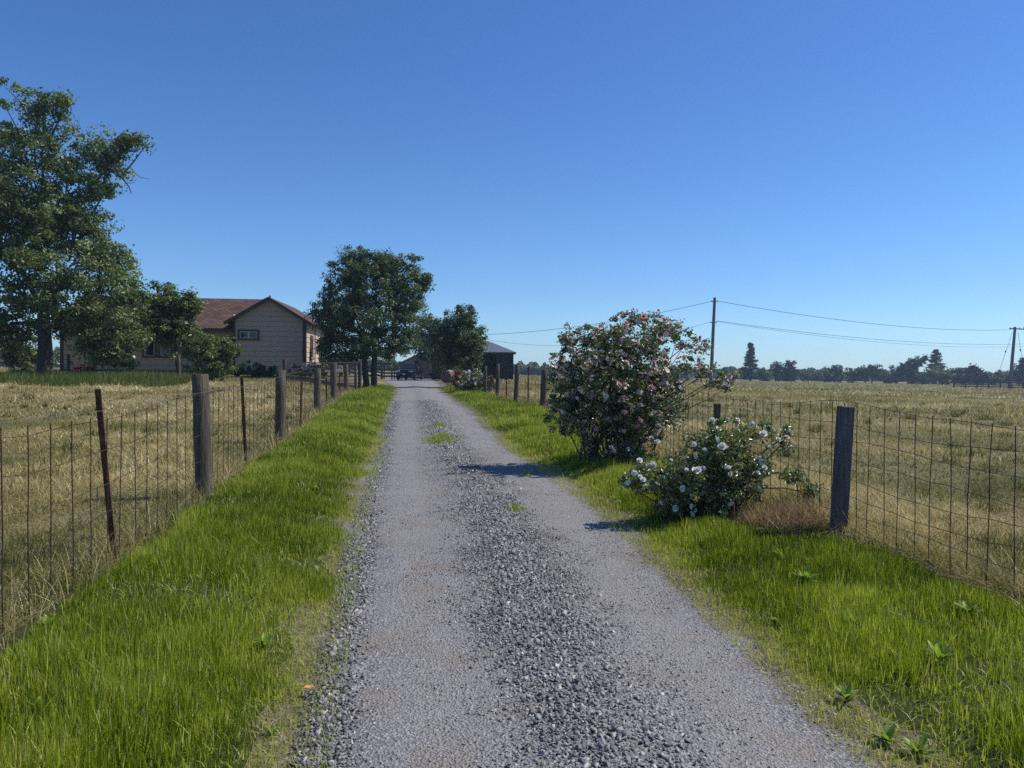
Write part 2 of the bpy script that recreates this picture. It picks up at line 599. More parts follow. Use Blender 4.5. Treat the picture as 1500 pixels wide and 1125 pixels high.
def join(parts, name):
    off = 0; Vs, Fs, Ts = [], [], []
    for V, F, t in parts:
        Vs.append(V); Fs.append(F + off); Ts.append(t); off += len(V)
    return mesh_np(name, np.concatenate(Vs), [np.concatenate(Fs)], {'tint': np.concatenate(Ts)})


green_grass = leaf_mat('green_grass', [(0, (.06, .10, .006)), (.35, (.18, .235, .012)), (.7, (.37, .41, .034)), (.86, (.55, .57, .14)), (.93, (.46, .39, .18)), (1, (.66, .55, .32))], rough=.45, transl=.40, tcol=(1.15, 1.25, .35), spec=.35)
dry_grass = leaf_mat('dry_grass', [(0, (.085, .11, .022)), (.28, (.225, .20, .055)), (.5, (.37, .305, .12)), (.8, (.54, .445, .21)), (1, (.74, .64, .39))], rough=.6, transl=.3, tcol=(1.1, 1.05, .8), spec=.2)


def verge(side):
    out_parts = []
    for (n, y0, y1, wd, seg, hs) in ((190000, 2.0, 6.0, .0047, 3, 1.0), (100000, 6.0, 11, .007, 2, 1.0), (70000, 11, 20, .011, 2, 1.05), (60000, 20, 48, .02, 1, 1.1)):
        y = y0 + (y1 - y0) * rng.random(n) ** 1.25
        t = rng.random(n)
        if side < 0:
            e, f = road_l(y), fl(y) + .10 + .25 * (vnoise(y * 1.7, y * 0, 65) - .5)
        else:
            e, f = road_r(y), fr(y) - .04 - .25 * (vnoise(y * 1.7, y * 0, 66) - .5)
            f = np.where(y > 36, e + 2.6, f)
        e = e + side * (.26 * (vnoise(y * 1.3, y * 0 + side, 51) - .62) + .14 * (vnoise(y * 4.7, y * 0 + side, 52) - .5) - .06)
        x = e + (f - e) * t
        d = np.abs(x - e)
        pn = vnoise(x * .9, y * .9, 61); pm = vnoise(x * 3.1, y * 3.1, 62)
        keep = in_view(x, y, .70) & (rng.random(n) < np.clip(.16 + d * 1.7, 0, 1) * np.clip(.22 + pm * 1.15, 0, 1))
        keep &= rng.random(n) < np.clip((vnoise(x * 1.7, y * 1.7, 67) - .12) * 5, .25, 1)
        keep &= ~(((x - 2.62) ** 2 / .16 + (y - 7.3) ** 2 / .12 < 1) & (rng.random(n) < .93))
        x, y, d, pn, pm = (q[keep] for q in (x, y, d, pn, pm))
        h = hs * (.028 + .082 * S(d / .8) * (1 - .45 * S((.35 - np.abs(x - (fl(y) if side < 0 else fr(y)))) / .35)) * (.4 + .7 * pn + .5 * pm)) * (.35 + 1.0 * rng.random(len(x)) ** .8)
        h = h * np.where(rng.random(len(x)) < .012, 1.8, 1)
        tint = .42 + .6 * (pn - .5) + .35 * (pm - .5) + .2 * (vnoise(x * 8, y * 8, 63) - .5) + .26 * rng.standard_normal(len(x)) + .35 * np.exp(-d / .16) * rng.random(len(x))
        tint = np.where(rng.random(len(x)) < .055, rng.uniform(.86, 1, len(x)), np.minimum(tint, .9))
        h = h * (.55 + .45 * np.clip((vnoise(x * 1.7, y * 1.7, 67) - .1) * 4, 0, 1)) * (1 + .35 * (vnoise(x * 5.5, y * 5.5, 68) - .5))
        out_parts.append(blades(x, y, h, wd * rng.uniform(.45, 1.5, len(x)), seg, .15 + 1.1 * rng.random(len(x)) ** 2, tint))
    # fallen straw and thatch at the foot of the grass
    n = 16000
    y = 2.2 + 14 * rng.random(n) ** 1.4
    e = road_l(y) if side < 0 else road_r(y)
    x = e + side * (np.abs(rng.standard_normal(n)) * .22 - .08)
    k = in_view(x, y); x, y = x[k], y[k]
    out_parts.append(blades(x, y, rng.uniform(.03, .10, len(x)), .004 * np.ones(len(x)), 2, 1.6, rng.uniform(.6, 1.0, len(x)), .012))
    n = 14000
    y = 2.2 + 20 * rng.random(n) ** 1.3
    e = road_l(y) if side < 0 else road_r(y)
    f = fl(y) if side < 0 else fr(y)
    x = e + (f - e) * rng.random(n)
    k = in_view(x, y) & (rng.random(n) < np.clip(1.1 - 2.6 * vnoise(x * 1.7, y * 1.7, 67), .04, 1)); x, y = x[k], y[k]
    out_parts.append(blades(x, y, rng.uniform(.04, .13, len(x)), np.where(y < 9, .0042, .009), 2, 1.5, rng.uniform(.72, 1.0, len(x)), .02, .6))
    return out_parts


def fence_tufts(line, y0, y1, n, side):
    y = y0 + (y1 - y0) * rng.random(n) ** 1.2
    x = line(y) + rng.standard_normal(n) * .10 + side * .06
    k = in_view(x, y) & (rng.random(n) < np.clip(1.5 * vnoise(y * 2.1, x * 0 + side, 64) - .1, .05, 1)); x, y = x[k], y[k]
    return blades(x, y, rng.uniform(.10, .38, len(x)), np.where(y < 12, .0045, .010), 3, .55, .55 + .25 * rng.standard_normal(len(x)), 0, .5)


def weeds_tufts(n, side, y0, y1, h0, h1, k):
    out = []
    for _ in range(n):
        y_ = y0 + (y1 - y0) * rng.random() ** 1.3
        f = float(fl(y_)) if side < 0 else float(fr(y_))
        x_ = f + side * rng.random() * max(.3, .7 * y_ - side * f)
        m_ = int(k * rng.uniform(.5, 1.4)); r_ = rng.uniform(.05, .16)
        x = x_ + rng.standard_normal(m_) * r_; y = y_ + rng.standard_normal(m_) * r_
        out.append(blades(x, y, rng.uniform(h0, h1, m_), np.full(m_, .006 if y_ < 12 else .014), 2, .5, np.clip(rng.normal(.12, .12) + .1 * rng.standard_normal(m_), 0, 1), 0, .4))
    return out


lp = verge(-1)
rp = verge(1)
tag(link('grass', join(lp, 'grass'), green_grass), 'lush green roadside grass between the driveway and the fence with the leaning rusty stake', 'grass', kind='stuff')
tag(link('grass', join(rp, 'grass'), green_grass), 'lush green roadside grass around the rose bushes beside the driveway', 'grass', kind='stuff')


def field(side):
    prts = []
    if side < 0:
        zones = ((90000, 3.2, 9, 6.5, .0055, 3, .15), (90000, 9, 18, 14, .010, 2, .16), (80000, 18, 45, 30, .024, 2, .19))
    else:
        zones = ((80000, 3.5, 10, 7, .0055, 3, .2), (80000, 10, 22, 16, .011, 2, .2), (80000, 22, 60, 44, .03, 1, .22), (90000, 60, 260, 190, .16, 1, .26))
    for (n, y0, y1, wx, wd, seg, hh) in zones:
        y = y0 + (y1 - y0) * rng.random(n) ** (1.3 if y1 > 100 else .9)
        f = fl(y) if side < 0 else np.where(y > 36, road_r(np.minimum(y, 99)) + 2.6, fr(y))
        x = f + side * (rng.random(n) * (.72 * y - side * f + 3) - .02)
        keep = in_view(x, y, .71)
        pn = vnoise(x * .55, y * .55, 71); pm = vnoise(x * 2.2, y * 2.2, 72); pl = vnoise(x * .12, y * .12, 73)
        keep &= rng.random(n) < np.clip(.5 + .7 * pm, 0, 1)
        if side < 0: keep &= ~((y > 40) & (x > -13))
        x, y, pn, pm, pl = (q[keep] for q in (x, y, pn, pm, pl))
        n2 = len(x)
        near_f = np.exp(-np.abs(x - (fl(y) if side < 0 else fr(y))) / .35) * (y < 36)
        h = hh * (.4 + .9 * pm * pn * 1.6) * rng.uniform(.4, 1.3, n2) * (1 + 1.1 * near_f)
        tint = .46 + .85 * (pn - .5) + .22 * (pm - .5) + .45 * (pl - .5) + .22 * rng.standard_normal(n2)
        prts.append(blades(x, y, h, wd * rng.uniform(.6, 1.6, n2), seg, 1.15 if y1 < 60 else .6, tint, 0, 1.1 if y1 < 60 else .5))
    return prts


tag(link('dry_grass', join(field(-1) + [fence_tufts(fl, 3, 36, 9000, -1)] + weeds_tufts(90, -1, 4.5, 30, .08, .26, 70), 'dry_grass'), dry_grass), 'sun dried tan grass in the field before the house', 'grass', kind='stuff')
tag(link('dry_grass', join(field(1) + [fence_tufts(fr, 3.5, 34, 9000, 1)] + weeds_tufts(110, 1, 5, 40, .1, .3, 70), 'dry_grass'), dry_grass), 'dry olive and straw grass of the open field under the power lines', 'grass', kind='stuff')

# tall dark green strip in front of the house
n = 26000
y = rng.uniform(31, 36.5, n)
x = rng.uniform(-25.5, -14.3, n)
k = rng.random(n) < .4 + .6 * vnoise(x * .8, y * .8, 81); x, y = x[k], y[k]
h = rng.uniform(.3, .62, len(x)) * (1 - .5 * S((33 - y) / 2))
tall_green = leaf_mat('tall_green_grass', [(0, (.05, .075, .015)), (.5, (.11, .15, .03)), (.85, (.18, .21, .06)), (1, (.36, .32, .16))], transl=.35, tcol=(1.2, 1.3, .45))
tag(link('tall_grass', join([blades(x, y, h, .022 * np.ones(len(x)), 2, .25, .45 + .25 * rng.standard_normal(len(x)))], 'tall_grass'), tall_green), 'strip of tall uncut green grass in front of the house', 'grass', kind='stuff')

# tuft of low green in the middle of the road
n = 1500
y = 15.6 + rng.standard_normal(n) * .45; x = -1.42 + rng.standard_normal(n) * .16
x2 = -1.75 + rng.standard_normal(600) * .10; y2 = 18.6 + rng.standard_normal(600) * .35
x = np.concatenate([x, x2]); y = np.concatenate([y, y2])
x3 = np.concatenate([.05 + rng.standard_normal(130) * .05, .22 + rng.standard_normal(90) * .05]); y3 = np.concatenate([8.3 + rng.standard_normal(130) * .1, 11 + rng.standard_normal(90) * .2])
x = np.concatenate([x, x3]); y = np.concatenate([y, y3])
tag(link('weeds', join([blades(x, y, rng.uniform(.03, .07, len(x)), .010 * np.ones(len(x)), 2, .6, .55 + .2 * rng.standard_normal(len(x)), .03)], 'weeds'), green_grass), 'low green weeds growing in the stony middle of the driveway', 'weeds', kind='stuff')


# ------------------------------------------------------------------ foliage
def leaves(cen, nrm, size, tint, rg, asp=.5):
    n = len(cen)
    nrm = nrm / (np.linalg.norm(nrm, axis=1, keepdims=True) + 1e-9)
    r = rg.standard_normal((n, 3))
    t = np.cross(nrm, r); t /= (np.linalg.norm(t, axis=1, keepdims=True) + 1e-9)
    b_ = np.cross(nrm, t)
    s = size[:, None]
    V = np.stack([cen - t * s * .5, cen + b_ * s * asp * .5 + nrm * s * .12 - t * s * .05, cen + t * s * .5 - nrm * s * .08, cen - b_ * s * asp * .5 + nrm * s * .12 - t * s * .05], 1).reshape(-1, 3)
    o = (np.arange(n) * 4)[:, None]
    F = np.concatenate([np.array([[0, 1, 2]]) + o, np.array([[0, 2, 3]]) + o])
    return V, F, np.repeat(np.clip(tint, 0, 1), 4)


def foliage(blobs, n, size, seed, clump=.32, nper=60, asp=.5, hollow=.55, droop=.25, tintbias=0.0):
    """blobs: (x,y,z,rx,ry,rz). Leaves gather in clumps spread through the blobs' outer volume."""
    rg = np.random.default_rng(seed)
    B = np.array(blobs, float)
    vol = B[:, 3] * B[:, 4] * B[:, 5]
    pr = vol ** .66; pr /= pr.sum()
    nc_ = max(4, n // nper)
    bi = rg.choice(len(B), nc_, p=pr)
    d = rg.standard_normal((nc_, 3)); d /= np.linalg.norm(d, axis=1, keepdims=True)
    rad = hollow + (1 - hollow) * rg.random(nc_) ** .6
    rad = rad * (1 + .17 * rg.standard_normal(nc_).clip(-1.6, 1.5)) * (1 + .16 * np.sin(d[:, 0] * 5.1 + bi * 1.7) * np.sin(d[:, 2] * 4.3 + bi) + .1 * np.sin(d[:, 1] * 7 + d[:, 2] * 6 + bi * 2.1))
    cc_ = B[bi, :3] + d * rad[:, None] * B[bi, 3:]
    cr = clump * rg.uniform(.5, 1.35, nc_)
    ct = rg.standard_normal(nc_) * .13
    k = rg.integers(0, nc_, n)
    o = rg.standard_normal((n, 3)); o /= np.linalg.norm(o, axis=1, keepdims=True)
    o = o * (rg.random((n, 1)) ** .5) * np.array([1, 1, .75])
    c = cc_[k] + o * cr[k][:, None]
    nr_ = o * .8 + d[k] * .5 + rg.standard_normal((n, 3)) * .75 + np.array([0, 0, droop])
    tint = .45 + ct[k] + .18 * rg.standard_normal(n) + tintbias
    V, F, T = leaves(c, nr_, size * rg.uniform(.55, 1.4, n), tint, rg, asp)
    return V, F, T, cc_


def branch(mb, a, b_, r0, r1, rg, sag=.12, n=5, sides=6):
    a, b_ = Vector(a), Vector(b_)
    L = (b_ - a).length
    pts, rs = [], []
    j = Vector(rg.standard_normal(3)) * L * .06
    for i in range(n + 1):
        t = i / n
        p = a.lerp(b_, t) + j * math.sin(PI * t) + Vector((0, 0, 1)) * (L * sag * math.sin(PI * t) * (1 - t))
        pts.append(p); rs.append(r0 + (r1 - r0) * t)
    mb.tube(pts, rs, sides)
    return pts


bark = mat('bark', [(.3, (.035, .028, .022)), (.7, (.10, .085, .07))], 6, .95, .9, (4, 4, .8))
M_oak = leaf_mat('oak_leaf', [(0, (.04, .068, .022)), (.45, (.11, .15, .045)), (.8, (.21, .25, .08)), (1, (.38, .40, .18))], rough=.45, spec=.45, transl=.32)
M_dark = leaf_mat('dark_leaf', [(0, (.028, .05, .024)), (.5, (.065, .10, .042)), (.85, (.13, .18, .07)), (1, (.25, .28, .14))], rough=.45, spec=.45, transl=.28)
M_mid = leaf_mat('mid_leaf', [(0, (.032, .056, .026)), (.5, (.08, .12, .048)), (.85, (.16, .21, .085)), (1, (.30, .33, .17))], rough=.45, spec=.45, transl=.32)
M_far = leaf_mat('far_leaf', [(0, (.035, .055, .022)), (.5, (.075, .105, .042)), (1, (.15, .18, .07))], rough=.6, transl=.2)
M_pale = leaf_mat('pale_leaf', [(0, (.06, .085, .035)), (.5, (.12, .15, .06)), (1, (.20, .23, .10))], rough=.6, transl=.25)
M_conifer = leaf_mat('conifer_leaf', [(0, (.016, .03, .016)), (.5, (.03, .05, .025)), (1, (.06, .085, .04))], rough=.6, transl=.1)
M_rose = leaf_mat('rose_leaf', [(0, (.035, .058, .02)), (.45, (.095, .13, .045)), (.8, (.18, .215, .085)), (.93, (.27, .25, .14)), (1, (.34, .22, .12))], rough=.32, transl=.32, spec=.8)
M_red = leaf_mat('red_leaf', [(0, (.07, .022, .02)), (.5, (.13, .045, .035)), (.85, (.08, .085, .035)), (1, (.22, .11, .08))], transl=.3, tcol=(1.3, .8, .6))


def px_blobs(lst, Y):
    """lst: (px, py, rpx, rpy, dY, ry) outline lobes as seen; returns real ellipsoids"""
    o = []
    for (px, py, rx, ry_, dy, dep) in lst:
        p = P(px, py, Y + dy)
        k = (Y + dy) / FPX
        o.append((p.x, p.y, p.z, rx * k, dep, ry_ * k))
    return o


def local(V, loc):
    return V - np.array(loc)


def tree(name, label, cat, px_base, Y, lobes, n, size, m, seed, trunks=((0, 0),), r=.2, clump=.5, nper=60, twigs=40, group=None, asp=.55, hollow=.5, bare=(), base_z=None, extra_to=12, tintbias=0.0):
    """tree > trunk, crown. trunks: (px offset at base) each reaches into the crown"""
    rg = np.random.default_rng(seed + 1000)
    loc = at(px_base, Y)
    root = empty(name, loc)
    tag(root, label, cat, group)
    B = px_blobs(lobes, Y)
    V, F, T, cc_ = foliage(B, n, size, seed, clump, nper, asp, hollow, tintbias=tintbias)
    link('crown', mesh_np('crown', local(V, loc), [F], {'tint': T}), m, root)
    cz = min(b_[2] - b_[5] for b_ in B); top = max(b_[2] for b_ in B)
    mass = np.array([b_[3] * b_[5] for b_ in B]); cen = (np.array([b_[:3] for b_ in B]) * mass[:, None]).sum(0) / mass.sum()
    for ti, (dx, dy) in enumerate(trunks):
        mb = MB()
        b0 = Vector((dx, dy, -.15))
        fork = Vector((cen[0] - loc.x, cen[1] - loc.y, 0)) * .35 + Vector((dx * 1.4, dy * 1.4, 0))
        fork.z = max(.8, (cz - loc.z) * .6 + (cen[2] - loc.z) * .4)
        pts = [b0, b0 + Vector((0, 0, .35)), b0.lerp(fork, .5) + Vector(rg.standard_normal(3)) * .06, fork]
        mb.tube(pts, [r * 1.35, r * 1.05, r * .92, r * .75], 10)
        for bi, b_ in enumerate(B):
            if (len(trunks) > 1 and bi % len(trunks) != ti) or (b_[5] < .55 * max(q[5] for q in B) and r > .3): continue
            tgt = Vector(b_[:3]) - loc
            bp_ = branch(mb, fork, tgt, r * .36, r * .10, rg)
        cl = cc_[rg.choice(len(cc_), min(twigs, len(cc_)), replace=False)]
        for c in cl:
            j = min(range(len(B)), key=lambda q: (Vector(B[q][:3]) - Vector(c)).length)
            s0 = (Vector(B[j][:3]) - loc).lerp(fork, rg.uniform(0, .45))
            branch(mb, s0, Vector(c) - loc, r * .16, r * .05, rg, .05, 3, 5)
        if ti == 0:
            for (pa, pb, rr) in bare:
                pts = [P(*q) - loc for q in pa]
                mb.tube(pts, [rr * (1 - .7 * i / (len(pts) - 1)) for i in range(len(pts))], 5)
        mb.build('trunk', bark, root, smooth=True)
    return root


# --- the large tree at the left in front of the house
big = [(20, 125, 9, 9, 0, .4), (3, 122, 8, 10, .3, .4), (10, 148, 10, 9, .2, .4), (34, 138, 8, 7, 0, .35), (36, 160, 13, 11, 0, .6), (14, 178, 9, 10, 0, .4), (84, 143, 13, 10, -.3, .5), (72, 152, 12, 8, -.3, .5), (97, 152, 10, 7, -.3, .4), (90, 170, 10, 11, 0, .5), (86, 190, 16, 13, 0, .7), (64, 160, 9, 8, 0, .4), (48, 176, 12, 10, .2, .5), (12, 200, 22, 16, 1, .9), (104, 186, 5, 4, 0, .2), (60, 200, 20, 14, 0, .8),
       (50, 222, 42, 30, 0, 1.6), (132, 212, 26, 20, .2, 1.0), (150, 232, 20, 22, .3, .9), (195, 208, 15, 10, 0, .5), (186, 204, 9, 8, 0, .4), (196, 202, 9, 7, 0, .4), (206, 210, 9, 7, 0, .4), (172, 225, 10, 10, 0, .4), (180, 212, 9, 8, 0, .4), (178, 250, 9, 8, 0, .35), (180, 288, 6, 6, 0, .25),
       (110, 262, 42, 30, .4, 1.6), (30, 275, 48, 38, -.6, 2.0), (148, 278, 22, 14, 0, .8), (75, 315, 60, 40, -.3, 2.4), (125, 335, 36, 28, .3, 1.4), (20, 350, 55, 45, .4, 2.4),
       (150, 372, 40, 26, .2, 1.6), (95, 390, 60, 36, -1.0, 2.2), (180, 392, 24, 16, .3, .8), (25, 420, 50, 45, .2, 2.4), (160, 420, 46, 32, -1.8, 1.8), (100, 440, 46, 36, -1.6, 1.9), (190, 438, 30, 26, -1.2, 1.2),
       (20, 480, 34, 26, .4, 1.5), (150, 470, 40, 26, -2.2, 1.4), (180, 484, 30, 20, -2.2, 1.1), (150, 504, 30, 20, -2.5, 1.0), (-40, 300, 60, 120, 0, 2.5), (-40, 470, 40, 40, 0, 2.0), (168, 520, 18, 13, -2.5, .6), (125, 482, 18, 16, -2.2, .7), (96, 478, 20, 14, -1.2, .8), (132, 505, 16, 16, -2.4, .7), (145, 522, 14, 9, -2.5, .5), (32, 505, 20, 14, .5, .9), (110, 470, 22, 16, -1.5, .9), (200, 500, 14, 16, -2.0, .6)]
tree('broad_tree', 'tall spreading broad leaved tree with ragged top in front of the house', 'tree', 66, 38, big, 88000, .165, M_oak, 1, r=.36, clump=.50, nper=78, twigs=120,
     bare=((((150, 240, 38), (165, 232, 38), (180, 222, 38), (192, 214, 38), (208, 211, 38)), 0, .06), (((140, 244, 38), (165, 252, 38), (180, 262, 38), (190, 275, 38), (192, 284, 38)), 0, .06),
           (((178, 254, 38), (195, 252, 38), (206, 260, 38), (218, 262, 38)), 0, .03), (((185, 268, 38), (196, 268, 38), (200, 262, 38)), 0, .02), (((60, 228, 38), (70, 195, 38), (60, 172, 38), (30, 150, 38), (8, 128, 38)), 0, .05),
           (((75, 200, 38), (88, 172, 38), (92, 150, 38)), 0, .06), (((100, 290, 38), (140, 288, 38), (165, 292, 38)), 0, .06)))
tree('garden_tree', 'low leafy tree hanging over the left part of the roof and window', 'tree', 262, 40, [(250, 445, 24, 24, 0, 1.0), (272, 452, 20, 20, 0, .9), (236, 470, 24, 24, -.3, 1.0), (266, 478, 22, 20, 0, .9), (250, 500, 16, 16, -.3, .7), (222, 455, 14, 22, 0, .8), (284, 448, 9, 10, .1, .5)], 9500, .19, M_oak, 2, r=.12, clump=.38, twigs=30)
# --- twin trunk tree by the driveway
round_l = [(520, 392, 32, 26, 0, 1.2), (582, 396, 32, 26, .3, 1.2), (550, 420, 50, 36, 0, 2.0), (552, 388, 26, 20, 0, 1.2), (500, 432, 34, 34, 0, 1.5), (600, 430, 28, 36, .2, 1.3), (545, 465, 62, 36, 0, 2.4), (490, 470, 28, 34, 0, 1.2), (600, 470, 22, 32, .2, 1.1),
           (555, 505, 44, 22, -.4, 1.7), (505, 508, 36, 20, -.2, 1.3), (480, 500, 16, 26, 0, .8), (600, 498, 15, 16, -.6, .9), (584, 507, 20, 12, -.6, .9), (522, 380, 18, 14, 0, .7), (575, 378, 14, 12, .2, .6), (620, 408, 10, 14, .2, .5), (500, 524, 20, 12, 0, .7), (470, 455, 10, 18, 0, .5)]
tree('round_tree', 'dense round crowned tree with two trunks beside the gate', 'tree', 542, 43, round_l, 76000, .12, M_mid, 3, trunks=((-.2, 0), (.2, .15)), r=.17, clump=.38, nper=85, twigs=80, hollow=.46)
# --- trees to the right of the driveway
t4 = [(680, 470, 18, 20, 0, .8), (660, 474, 14, 16, 0, .7), (684, 500, 26, 26, 0, 1.2), (655, 505, 24, 28, .3, 1.2), (700, 498, 14, 24, 0, .7), (672, 525, 28, 18, 0, 1.1), (690, 455, 6, 10, 0, .3), (674, 456, 5, 10, 0, .3), (694, 520, 14, 20, -.2, .7), (655, 490, 16, 20, 0, .9)]
tree('bushy_tree', 'bushy upright tree rising behind the red and white roses', 'tree', 694, 48, t4, 38000, .115, M_mid, 4, r=.13, clump=.32, twigs=30, hollow=.3)
t3 = [(626, 486, 22, 22, 0, 1.6), (616, 506, 13, 22, 0, 1.0), (634, 474, 14, 10, 0, .9), (646, 508, 24, 26, 0, 2.0), (662, 535, 28, 20, 0, 2.2), (648, 544, 15, 12, 0, 1.4), (675, 540, 22, 16, 0, 1.5), (634, 476, 10, 10, 0, .7)]
tree('shade_tree', 'dark low branched tree behind the parked car', 'tree', 650, 76, t3, 26000, .18, M_dark, 5, r=.2, clump=.5, twigs=20)

# --- shrubs near the house


def shrub(name, label, px, Y, lobes, n, size, m, seed, clump=.2, stems=10, group=None, cat='shrub'):
    rg = np.random.default_rng(seed)
    loc = at(px, Y)
    root = tag(empty(name, loc), label, cat, group)
    B = px_blobs(lobes, Y)
    V, F, T, cc_ = foliage(B, n, size, seed, clump, 50, .55, .35)
    link('foliage', mesh_np('foliage', local(V, loc), [F], {'tint': T}), m, root)
    mb = MB()
    for c in cc_[rg.choice(len(cc_), min(stems, len(cc_)), replace=False)]:
        branch(mb, (rg.normal() * .12, rg.normal() * .1, -.1), Vector(c) - loc, .022, .008, rg, .1, 4, 5)
    mb.build('stem', bark, root, smooth=True)
    return root


shrub('rounded_shrub', 'tall rounded green shrub before the corner of the gabled wing', 306, 37, [(308, 505, 34, 18, 0, 1.0), (325, 515, 22, 18, 0, .8), (285, 515, 20, 20, 0, .8), (308, 530, 36, 24, 0, 1.1), (318, 545, 18, 14, -.2, .7), (345, 518, 10, 8, 0, .4)], 9000, .13, M_oak, 21, .25)
shrub('low_shrub', 'low dark green shrub against the gabled wall', 372, 42, [(372, 540, 28, 10, 0, .8), (395, 545, 14, 8, 0, .5), (348, 543, 10, 8, 0, .5)], 3000, .12, M_dark, 22, .2)
shrub('red_shrub', 'small red leaved shrub below the front wall', 122, 38.5, [(112, 538, 10, 10, 0, .5), (128, 540, 12, 8, 0, .5), (118, 545, 16, 6, 0, .5)], 1700, .10, M_red, 23, .15)
shrub('dark_shrub', 'dark shrub next to the red leaved one under the hanging boughs', 160, 40.5, [(165, 528, 20, 10, 0, .6), (190, 533, 14, 8, 0, .5), (140, 525, 12, 8, 0, .5)], 2200, .11, M_dark, 24, .2)
shrub('vine_shrub', 'upright viny shrub left of the big tree trunk', 38, 41, [(30, 515, 16, 14, 0, .8), (42, 525, 14, 16, 0, .8), (20, 525, 10, 14, 0, .6), (36, 540, 16, 10, 0, .7)], 4500, .13, M_pale, 25, .25)
shrub('climbing_vine', 'brownish climbing vine beside the sunlit side wall', 474, 46.5, [(474, 522, 9, 10, 0, .5), (478, 534, 10, 8, 0, .5), (468, 512, 5, 10, 0, .3)], 2200, .10, M_rose, 26, .18, cat='vine')


# ------------------------------------------------------------------ roses
def petal_mesh(seed, rad=1.0):
    """a full double rose: rings of cupped petals around a closed heart"""
    rg = random.Random(seed)
    V, F = [], []
    for ring, (np_, r0, tilt, ln) in enumerate(((6, .10, .35, 1.0), (6, .08, .75, .9), (5, .06, 1.1, .75), (4, .03, 1.35, .55))):
        for k in range(np_):
            a = 2 * PI * (k + rg.uniform(-.2, .2)) / np_ + ring * .5
            t = tilt + rg.uniform(-.12, .12)
            L = ln * rg.uniform(.85, 1.1)
            W = L * .62
            base = len(V)
            for i in range(4):
                u = i / 3
                for j in range(3):
                    v = (j - 1)
                    wv = W * v * (math.sin(PI * (.18 + .62 * u)) ** .8)
                    ang = t + .55 * u * (1 if ring else .4) - (.35 * u ** 3 if ring == 0 else 0)
                    rr = r0 + L * u * math.cos(ang) - .12 * abs(v) * (1 - u) * 0 + 0
                    z = L * u * math.sin(ang) + .14 * abs(v) * u + rg.uniform(-.02, .02)
                    V.append((rr * math.cos(a) - wv * math.sin(a), rr * math.sin(a) + wv * math.cos(a), z))
            for i in range(3):
                for j in range(2):
                    q = base + i * 3 + j
                    F.append((q, q + 1, q + 4, q + 3))
    b0 = len(V)
    for i in range(4):
        for k in range(8):
            a = 2 * PI * k / 8; th = PI / 2 * i / 3.4
            V.append((.34 * math.cos(th) * math.cos(a), .34 * math.cos(th) * math.sin(a), .42 + .42 * math.sin(th)))
    for i in range(3):
        for k in range(8):
            q = b0 + i * 8 + k; q2 = b0 + i * 8 + (k + 1) % 8
            F.append((q, q2, q2 + 8, q + 8))
    F.append(tuple(b0 + 24 + k for k in range(8)))
    return V, F


def petal_mat(name, c0, c1):
    if name in MATS: return MATS[name]
    m, nt, out = base_mat(name)
    f = noise(nt, 3.0, 2)
    c = ramp(nt, f, [(.35, c0), (.65, c1)])
    d = nd(nt, 'ShaderNodeBsdfPrincipled'); d.inputs['Roughness'].default_value = .6; d.inputs['Specular IOR Level'].default_value = .15
    t = nd(nt, 'ShaderNodeBsdfTranslucent')
    ms = nd(nt, 'ShaderNodeMixShader'); ms.inputs[0].default_value = .3
    nt.links.new(c, d.inputs['Base Color']); nt.links.new(c, t.inputs[0])
    nt.links.new(d.outputs[0], ms.inputs[1]); nt.links.new(t.outputs[0], ms.inputs[2]); nt.links.new(ms.outputs[0], out.inputs[0])
    MATS[name] = m
    return m


PT = {'white': petal_mat('white_petal', (.84, .81, .72), (.92, .90, .84)),
      'pale': petal_mat('pale_pink_petal', (.76, .52, .50), (.84, .68, .64)),
      'pink': petal_mat('pink_petal', (.70, .30, .32), (.78, .46, .46)),
      'red': petal_mat('red_petal', (.26, .03, .035), (.36, .06, .06)),
      'coral': petal_mat('coral_petal', (.50, .12, .08), (.60, .22, .16)),
      'cream': petal_mat('cream_petal', (.72, .66, .50), (.80, .76, .64))}
ROSE_ME = {}
for kname, mm in PT.items():
    for v in range(2):
        V, F = petal_mesh(hash(kname) % 7 * 0 + len(kname) * 10 + v)
        me = bpy.data.meshes.new('blossom'); me.from_pydata(V, [], F); me.materials.append(mm)
        me.polygons.foreach_set('use_smooth', np.ones(len(me.polygons), bool)); me.update()
        ROSE_ME[(kname, v)] = me


